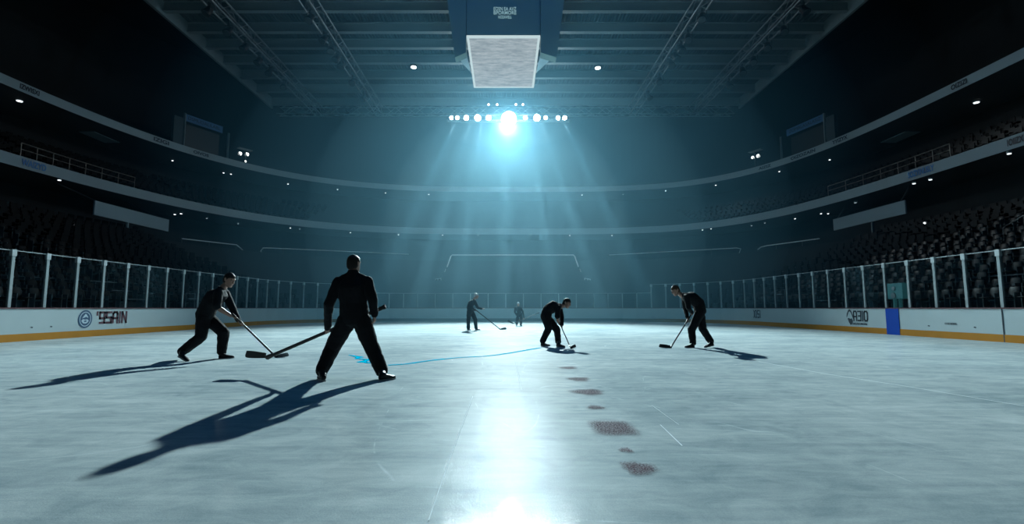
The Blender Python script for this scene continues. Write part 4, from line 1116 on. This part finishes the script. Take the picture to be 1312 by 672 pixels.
def stick(label, butt, heel, toe, bladem='tape', up=None, bh=0.075, r=0.0155, knob=True):
    t = thing('hockey_stick', label, 'hockey stick', heel)
    ax = (heel - butt).normalized()
    u = ax.orthogonal().normalized(); 
    bd = (toe - heel); bl_ = bd.length; bd.normalize()
    side = ax.cross(bd).normalized()      # blade face normal
    uu = side; vv = ax.cross(side)
    rings = [(butt.lerp(heel, k), uu, vv, r*0.85, r) for k in (0, .2, .4, .6, .8, .93, 1.0)]
    MB().loft(rings, 8).build('shaft', M['shaft'], t, smooth=True)
    MB().loft([(butt - ax*0.012, uu, vv, r*1.2, r*1.3), (butt + ax*0.02, uu, vv, r*1.3, r*1.4), (butt + ax*0.03, uu, vv, r*1.12, r*1.1), (butt + ax*0.26, uu, vv, r*1.10, r*1.08)], 8).build('grip_tape', M['tape'], t, smooth=True)
    # blade: tapered plate with a curve
    upv = Vector((0, 0, 1)) if up is None else Vector(up); upv = (upv - bd*upv.dot(bd)).normalized(); nb = bd.cross(upv)
    m_ = MB(); N_ = 12
    for i in range(N_ + 1):
        k = i / N_; curve = nb * (0.035 * k*k) + upv * (0.018 * k * k)
        hh = bh * (0.75 + 0.35*math.sin(min(1, k*1.2)*math.pi*0.55)) * (1.0 if k < 0.9 else math.sqrt(max(0.02, 1 - ((k - 0.9)/0.1)**2 * 0.85)))
        lo = 0.0 if k < 0.9 else 0.12*bh*((k - .9)/.1)
        c = heel + bd*(bl_*k) + curve
        for dz, dn in ((lo, -1), (hh, -1), (hh, 1), (lo, 1)): m_.v.append(c + upv*dz + nb*(dn*0.008))
    for i in range(N_):
        a, b = 4*i, 4*(i+1)
        for j in range(4): m_.f.append([a + j, a + (j+1) % 4, b + (j+1) % 4, b + j])
    m_.f += [[0, 1, 2, 3], [4*N_ + 3, 4*N_ + 2, 4*N_ + 1, 4*N_]]
    m_.build('blade', M[bladem], t)
    MB().loft([(heel - ax*0.16, uu, vv, r*0.85, r), (heel - ax*0.02, uu, vv, r*0.7, r*1.5), (heel + bd*0.03 + upv*bh*0.45, nb, upv, .009, bh*0.5)], 8).build('hosel', M['shaft'], t, smooth=True)
    return t
def G(px, py, z=0.0): return ground(px, py, z)
def on_line(a, b, k): return a.lerp(b, k)

# --- near man, seen from behind
Yn = ground(450, 486).y
Q = lambda px, py, d=0.0: P(px, py, Yn + d)
s_butt, s_heel, s_toe = Q(493, 393.5, 0.30), Q(341, 459, 0.42), Q(313, 460.5, 0.48)
s_toe = s_heel + (s_toe - s_heel)
stick('black hockey stick held low behind the blade by the near man seen from behind', s_butt, s_heel, s_toe, up=(0.25, -0.1, 1), bh=0.105, r=0.029)
kk = (419.5 - 493) / (341 - 493)
gl = on_line(s_butt, s_heel, kk)
J = dict(head=Q(453.5, 338.6, .05), neck=Q(452.5, 348, .0), sh_a=Q(433.5, 362, 0), sh_b=Q(470.5, 361, 0), waist=Q(453, 388, .02), chest=Q(452, 368, .0),
         hip_a=Q(445.5, 410, .02), hip_b=Q(463, 410, .02), el_a=Q(421.5, 390, -.06), el_b=Q(477.5, 384, -.05), wr_b=Q(480, 405, .03),
         kn_a=Q(426, 446, .12), kn_b=Q(476, 446, .10), an_a=Q(411.5, 477, .02), an_b=Q(490.0, 477, .02))
feet = dict(a=(G(415, 489.0), None), b=(G(486.5, 488.5), None))
feet['a'] = (feet['a'][0], feet['a'][0] + Vector((-0.14, 0.20, 0)).normalized()*0.25); feet['b'] = (feet['b'][0], feet['b'][0] + Vector((0.16, 0.19, 0)).normalized()*0.25)
person('person', 'man in black standing with legs wide apart, seen from behind, holding a stick across him', J, feet, 1.0, 'hair_d', face=(0.35, 1, 0.0), grips={'a': (gl, s_heel - s_butt)}, relaxed={'b': Vector((-.05, .1, -1))}, voxel=0.009, bulk=1.2, hk=1.15, leg=1.17, arm=1.12)

# --- left man, leaning right over his stick
Yl = 10.35
Q = lambda px, py, d=0.0: P(px, py, Yl + d)
h_ = G(354.5, 458.5); to_ = h_ + Vector((0.20, 0.12, 0))
b_ = Q(297.5, 402.5, -0.05)
stick('dark hockey stick with a grey blade held by the man leaning on the left', b_, h_, to_, 'blade_g', r=0.020)
px_k = lambda a, b, px: (px - proj(a)[0]) / (proj(b)[0] - proj(a)[0])
J = dict(head=Q(293.8, 359, .0), neck=Q(284.5, 370, 0), sh_a=Q(280, 376, -.19), sh_b=Q(287.5, 374.5, .19), waist=Q(268, 392, 0), chest=Q(276.5, 380, 0),
         hip_a=Q(261, 405, -.09), hip_b=Q(263.5, 405, .09), el_a=Q(277.5, 393.5, -.25), el_b=Q(297, 393, .16),
         kn_a=Q(257.5, 432, -.08), kn_b=Q(286.5, 426, .08), an_a=Q(232, 452, -.10), an_b=Q(284, 452.5, .10))
feet = dict(a=(P(229.5, 457.5, ground(239, 463).y), G(240, 463.6)), b=(G(281, 460), G(299, 459.6)))
g1 = on_line(b_, h_, 0.075); g2 = on_line(b_, h_, 0.21)
person('person', 'man in black short sleeves at left, leaning forward, pushing a stick to the right', J, feet, 1.03, 'hair_d', short_sleeve=(True, False), face=(0.93, -0.28, -0.30), headup=(0.3, 0, 1), grips={'a': (g1, h_ - b_), 'b': (g2, h_ - b_)}, voxel=0.009, bulk=1.2, hk=1.2, leg=1.12, arm=1.12)

# --- right man, stooping to the left
Yr = ground(893, 445.5).y
Q = lambda px, py, d=0.0: P(px, py, Yr + d)
h_ = G(859, 446.3); to_ = h_ + Vector((-0.30, -0.03, 0)); b_ = Q(887.5, 400.5, -0.02)
stick('black hockey stick on the ice held by the stooping man on the right', b_, h_, to_, r=0.018, bh=0.085)
J = dict(head=Q(865.5, 372.5, -.02), neck=Q(874.5, 378.5, 0), sh_a=Q(880, 381, -.19), sh_b=Q(876.5, 381, .19), waist=Q(895, 389, 0), chest=Q(885, 381.5, 0),
         hip_a=Q(898, 399, -.09), hip_b=Q(896, 399, .09), el_a=Q(882, 395, -.27), el_b=Q(878, 395, .2),
         kn_a=Q(886, 423, -.06), kn_b=Q(900.5, 422, .08), an_a=Q(888, 440.5, -.08), an_b=Q(911.5, 439, .10))
feet = dict(a=(G(889, 446.0), G(877, 446.3)), b=(P(914, 443.2, ground(905, 446).y), G(902.5, 446.2)))
g1 = on_line(b_, h_, 0.04); g2 = on_line(b_, h_, 0.23)
person('person', 'brown haired man in black on the right, stooping to the left over his stick', J, feet, 1.0, 'hair_b', face=(-0.88, -0.25, -0.42), headup=(-0.4, 0, 1), grips={'a': (g1, h_ - b_), 'b': (g2, h_ - b_)}, voxel=0.010, bulk=1.12, hk=1.16, leg=1.05)

# --- middle man, bending to the right
Ym = ground(711, 443.5).y
Q = lambda px, py, d=0.0: P(px, py, Ym + d)
h_ = G(731.5, 447.2); to_ = h_ + Vector((0.13, 0.26, 0)); b_ = Q(716.2, 412.5, 0.05)
stick('hockey stick set on the ice by the bending man right of centre', b_, h_, to_, r=0.017)
J = dict(head=Q(726, 388.8, -.02), neck=Q(718, 392.2, 0), sh_a=Q(715, 394.5, -.19), sh_b=Q(717, 394, .19), waist=Q(702, 398, 0), chest=Q(710, 392.5, 0),
         hip_a=Q(698.5, 406.5, -.09), hip_b=Q(700, 406.5, .09), el_a=Q(714, 406.5, -.24), el_b=Q(720, 407, .17),
         kn_a=Q(703, 421, -.06), kn_b=Q(713.5, 422.5, .08), an_a=Q(695, 438, -.08), an_b=Q(715.5, 439, .10))
feet = dict(a=(G(693.5, 443.5), G(704, 444)), b=(G(713.5, 445.2), G(725.5, 446)))
g1 = on_line(b_, h_, 0.10); g2 = on_line(b_, h_, 0.26)
person('person', 'man in black right of centre, bending deeply to the right over a short stick', J, feet, 0.98, 'hair_d', short_sleeve=(True, False), face=(0.80, -0.45, -0.40), headup=(0.4, 0, 1), grips={'a': (g1, h_ - b_), 'b': (g2, h_ - b_)}, voxel=0.010, bulk=1.12, hk=1.16, leg=1.05)

# --- far man
Yf = ground(606, 424).y
Q = lambda px, py, d=0.0: P(px, py, Yf + d)
h_ = G(641.8, 423.0); to_ = h_ + Vector((0.26, 0.05, 0)); b_ = Q(608.3, 396.5, -0.10)
stick('long hockey stick held out to the right by the hazy far man', b_, h_, to_, r=0.024, bh=0.10)
J = dict(head=Q(610, 379.6, 0), neck=Q(607, 384, 0), sh_a=Q(604.5, 387, -.18), sh_b=Q(608, 386.5, .18), waist=Q(602, 393.5, 0), chest=Q(604, 388.5, 0),
         hip_a=Q(601.3, 399, -.09), hip_b=Q(604, 399, .09), el_a=Q(604.5, 395.2, -.27), el_b=Q(612, 394.5, .2), wr_b=Q(617.5, 396.0, .12),
         kn_a=Q(600.3, 410.5, -.04), kn_b=Q(608.8, 410, .06), an_a=Q(600, 421.2, -.08), an_b=Q(610, 421, .08))
feet = dict(a=(G(599, 423.6), G(603.5, 423.9)), b=(G(609, 423.4), G(616, 423.5)))
g1 = on_line(b_, h_, 0.07)
person('person', 'grey haired man in dark clothes far off left of centre, standing with a stick', J, feet, 0.98, 'hair_g', face=(0.95, -0.2, -0.25), headup=(0.25, 0, 1), grips={'a': (g1, h_ - b_)}, relaxed={'b': Vector((1, -.1, .1))}, voxel=0.012)

# --- farthest small figure
Ys = ground(666, 418).y
Q = lambda px, py, d=0.0: P(px, py, Ys + d)
h_ = Q(656.5, 415.2, -.15); to_ = Q(649.8, 412.2, -.15); b_ = Q(690.5, 401, -0.35)
stick('long hockey stick slanting behind the bending man, held by the farthest small figure', b_, h_, to_, r=0.022, bh=0.10, up=(0.3, 0, 1))
J = dict(head=Q(664, 389.8, -.05), neck=Q(664.2, 393.2, 0), sh_a=Q(660.7, 394.6, -.04), sh_b=Q(667, 394.6, .04), waist=Q(664.8, 399.2, 0), chest=Q(664.2, 396, 0),
         hip_a=Q(664, 402.6, -.05), hip_b=Q(667.2, 402.6, .05), el_a=Q(659.6, 400, -.12), el_b=Q(670.2, 400, -.1),
         kn_a=Q(662.8, 409.3, -.15), kn_b=Q(668, 409.3, -.12), an_a=Q(661.8, 416.4, .0), an_b=Q(667.3, 416.6, .0))
feet = dict(a=(G(662, 418), G(660.5, 418.6)), b=(G(667, 418), G(671.5, 418.4)))
feet = {k: (v[0], v[0] + (v[1] - v[0]).normalized()*0.2) for k, v in feet.items()}
g1 = on_line(b_, h_, 0.72); g2 = on_line(b_, h_, 0.56)
person('person', 'smallest farthest hunched figure at centre in the haze, holding a long stick', J, feet, 0.82, 'hair_g', face=(-0.25, -0.9, -0.35), grips={'a': (g1, h_ - b_), 'b': (g2, h_ - b_)}, voxel=0.012)

# ------------------------------------------------------------------ haze
for hn, hx, hy, hz_, cy_, cz_, dens, hcol, lab in (
        ('haze', 31.0, 33, 21.5, 46, 9.0, 0.0010, (0.14, 0.60, 1.0), 'thin blue haze hanging over the far half of the rink'),
        ('haze', 25.0, 32, 17.0, 45, 8.0, 0.0013, (0.24, 0.71, 1.0), 'blue haze filling the middle of the far half of the rink'),
        ('haze', 19.0, 31, 13.5, 44, 6.0, 0.0015, (0.32, 0.77, 1.0), 'blue haze thickening towards the far end boards'),
        ('haze', 14.0, 29, 12.5, 44, 5.5, 0.0017, (0.44, 0.84, 1.0), 'pale blue haze below the bright lamp row'),
        ('haze', 8.5, 4.5, 3.6, 50.8, P(650, 152, LY).z, 0.0055, (0.60, 0.90, 1.0), 'small bright veil of haze added to round out the lamp row glow'),  # extra volume added so the lamp glow spreads evenly all round
        ('haze', 9.5, 25, 11.0, 44, 5.0, 0.0018, (0.56, 0.90, 1.0), 'densest pale haze above the far middle of the ice')):
    m_ = MB(); rings = []
    for i in range(25):
        a = -math.pi/2 + math.pi * i / 24
        rings.append((Vector((0, cy_, cz_ + hz_*math.sin(a))), Vector((1,0,0)), Vector((0,1,0)), hx*math.cos(a) + 1e-3, hy*math.cos(a) + 1e-3))
    m_.loft(rings, 40)
    hz = m_.build(hn, haze_material('haze_' + str(int(hx)), dens, hcol)); tag(hz, lab, 'haze', kind='stuff')

# ------------------------------------------------------------------ lights
def spot(name, loc, target, power, cone, blend, radius, col=(0.64, 0.91, 1.0)):
    l = bpy.data.lights.new(name, 'SPOT'); l.energy = power; l.spot_size = R(cone); l.spot_blend = blend; l.shadow_soft_size = radius; l.color = col
    o = bpy.data.objects.new(name, l); C.objects.link(o); o.location = loc
    o.rotation_euler = (Vector(target) - Vector(loc)).to_track_quat('-Z', 'Y').to_euler(); return o
KEY = P(651, 158, LY - 0.8)
spot('key_flood', KEY, (0, 13.5, 0), 290000, 55, 1.0, 0.42)
for px, gx, pw, cone in ((586, 490, 237600, 5.0), (604, 540, 324000, 4.0), (618, 588, 345600, 4.0), (650, 645, 302400, 4.5), (676, 706, 345600, 4.0), (692, 760, 324000, 4.2), (720, 822, 237600, 5.0)):
    spot('beam_flood', P(px, 152, LY - 0.6), P(gx, 364, 43.0), pw, cone * 1.25, 0.95, 0.12, (0.66, 0.92, 1.0))
def point(name, loc, power, r, col):
    l = bpy.data.lights.new(name, 'POINT'); l.energy = power; l.shadow_soft_size = r; l.color = col
    o = bpy.data.objects.new(name, l); C.objects.link(o); o.location = loc; return o
point('lamp_glow', P(652, 151, LY - 1.3), 1500, 0.3, (0.75, 0.94, 1.0))
def area(name, loc, target, power, size, col):
    l = bpy.data.lights.new(name, 'AREA'); l.energy = power; l.shape = 'DISK'; l.size = size; l.color = col
    o = bpy.data.objects.new(name, l); C.objects.link(o); o.location = loc
    o.rotation_euler = (Vector(target) - Vector(loc)).to_track_quat('-Z', 'Y').to_euler(); return o
area('roof_fill', (0, 14, 25.5), (0, 16, 0), 620, 16, (0.0, 0.34, 1.0))  # added fill that turns the shadows blue; no such lamp hangs there

w = bpy.data.worlds.new('World'); sc.world = w; w.use_nodes = True
w.node_tree.nodes['Background'].inputs[0].default_value = (0.01, 0.03, 0.045, 1); w.node_tree.nodes['Background'].inputs[1].default_value = 0.2

# ------------------------------------------------------------------ camera and colour
cam = bpy.data.cameras.new('Camera'); co = bpy.data.objects.new('Camera', cam); C.objects.link(co)
cam.sensor_fit = 'HORIZONTAL'; cam.sensor_width = 36.0; cam.lens = F / 1312 * 36.0
cam.shift_x = (656 - CX) / 1312; cam.clip_end = 400; cam.clip_start = 0.05
co.location = (0, 0, CAMH); co.rotation_euler = (math.pi/2 + PITCH, 0, 0)
sc.camera = co
sc.view_settings.view_transform = 'Standard'; sc.view_settings.look = 'None'; sc.view_settings.exposure = 0; sc.view_settings.gamma = 1
sc.cycles.transparent_max_bounces = 16
sc.cycles.max_bounces = 6; sc.cycles.diffuse_bounces = 3; sc.cycles.glossy_bounces = 3
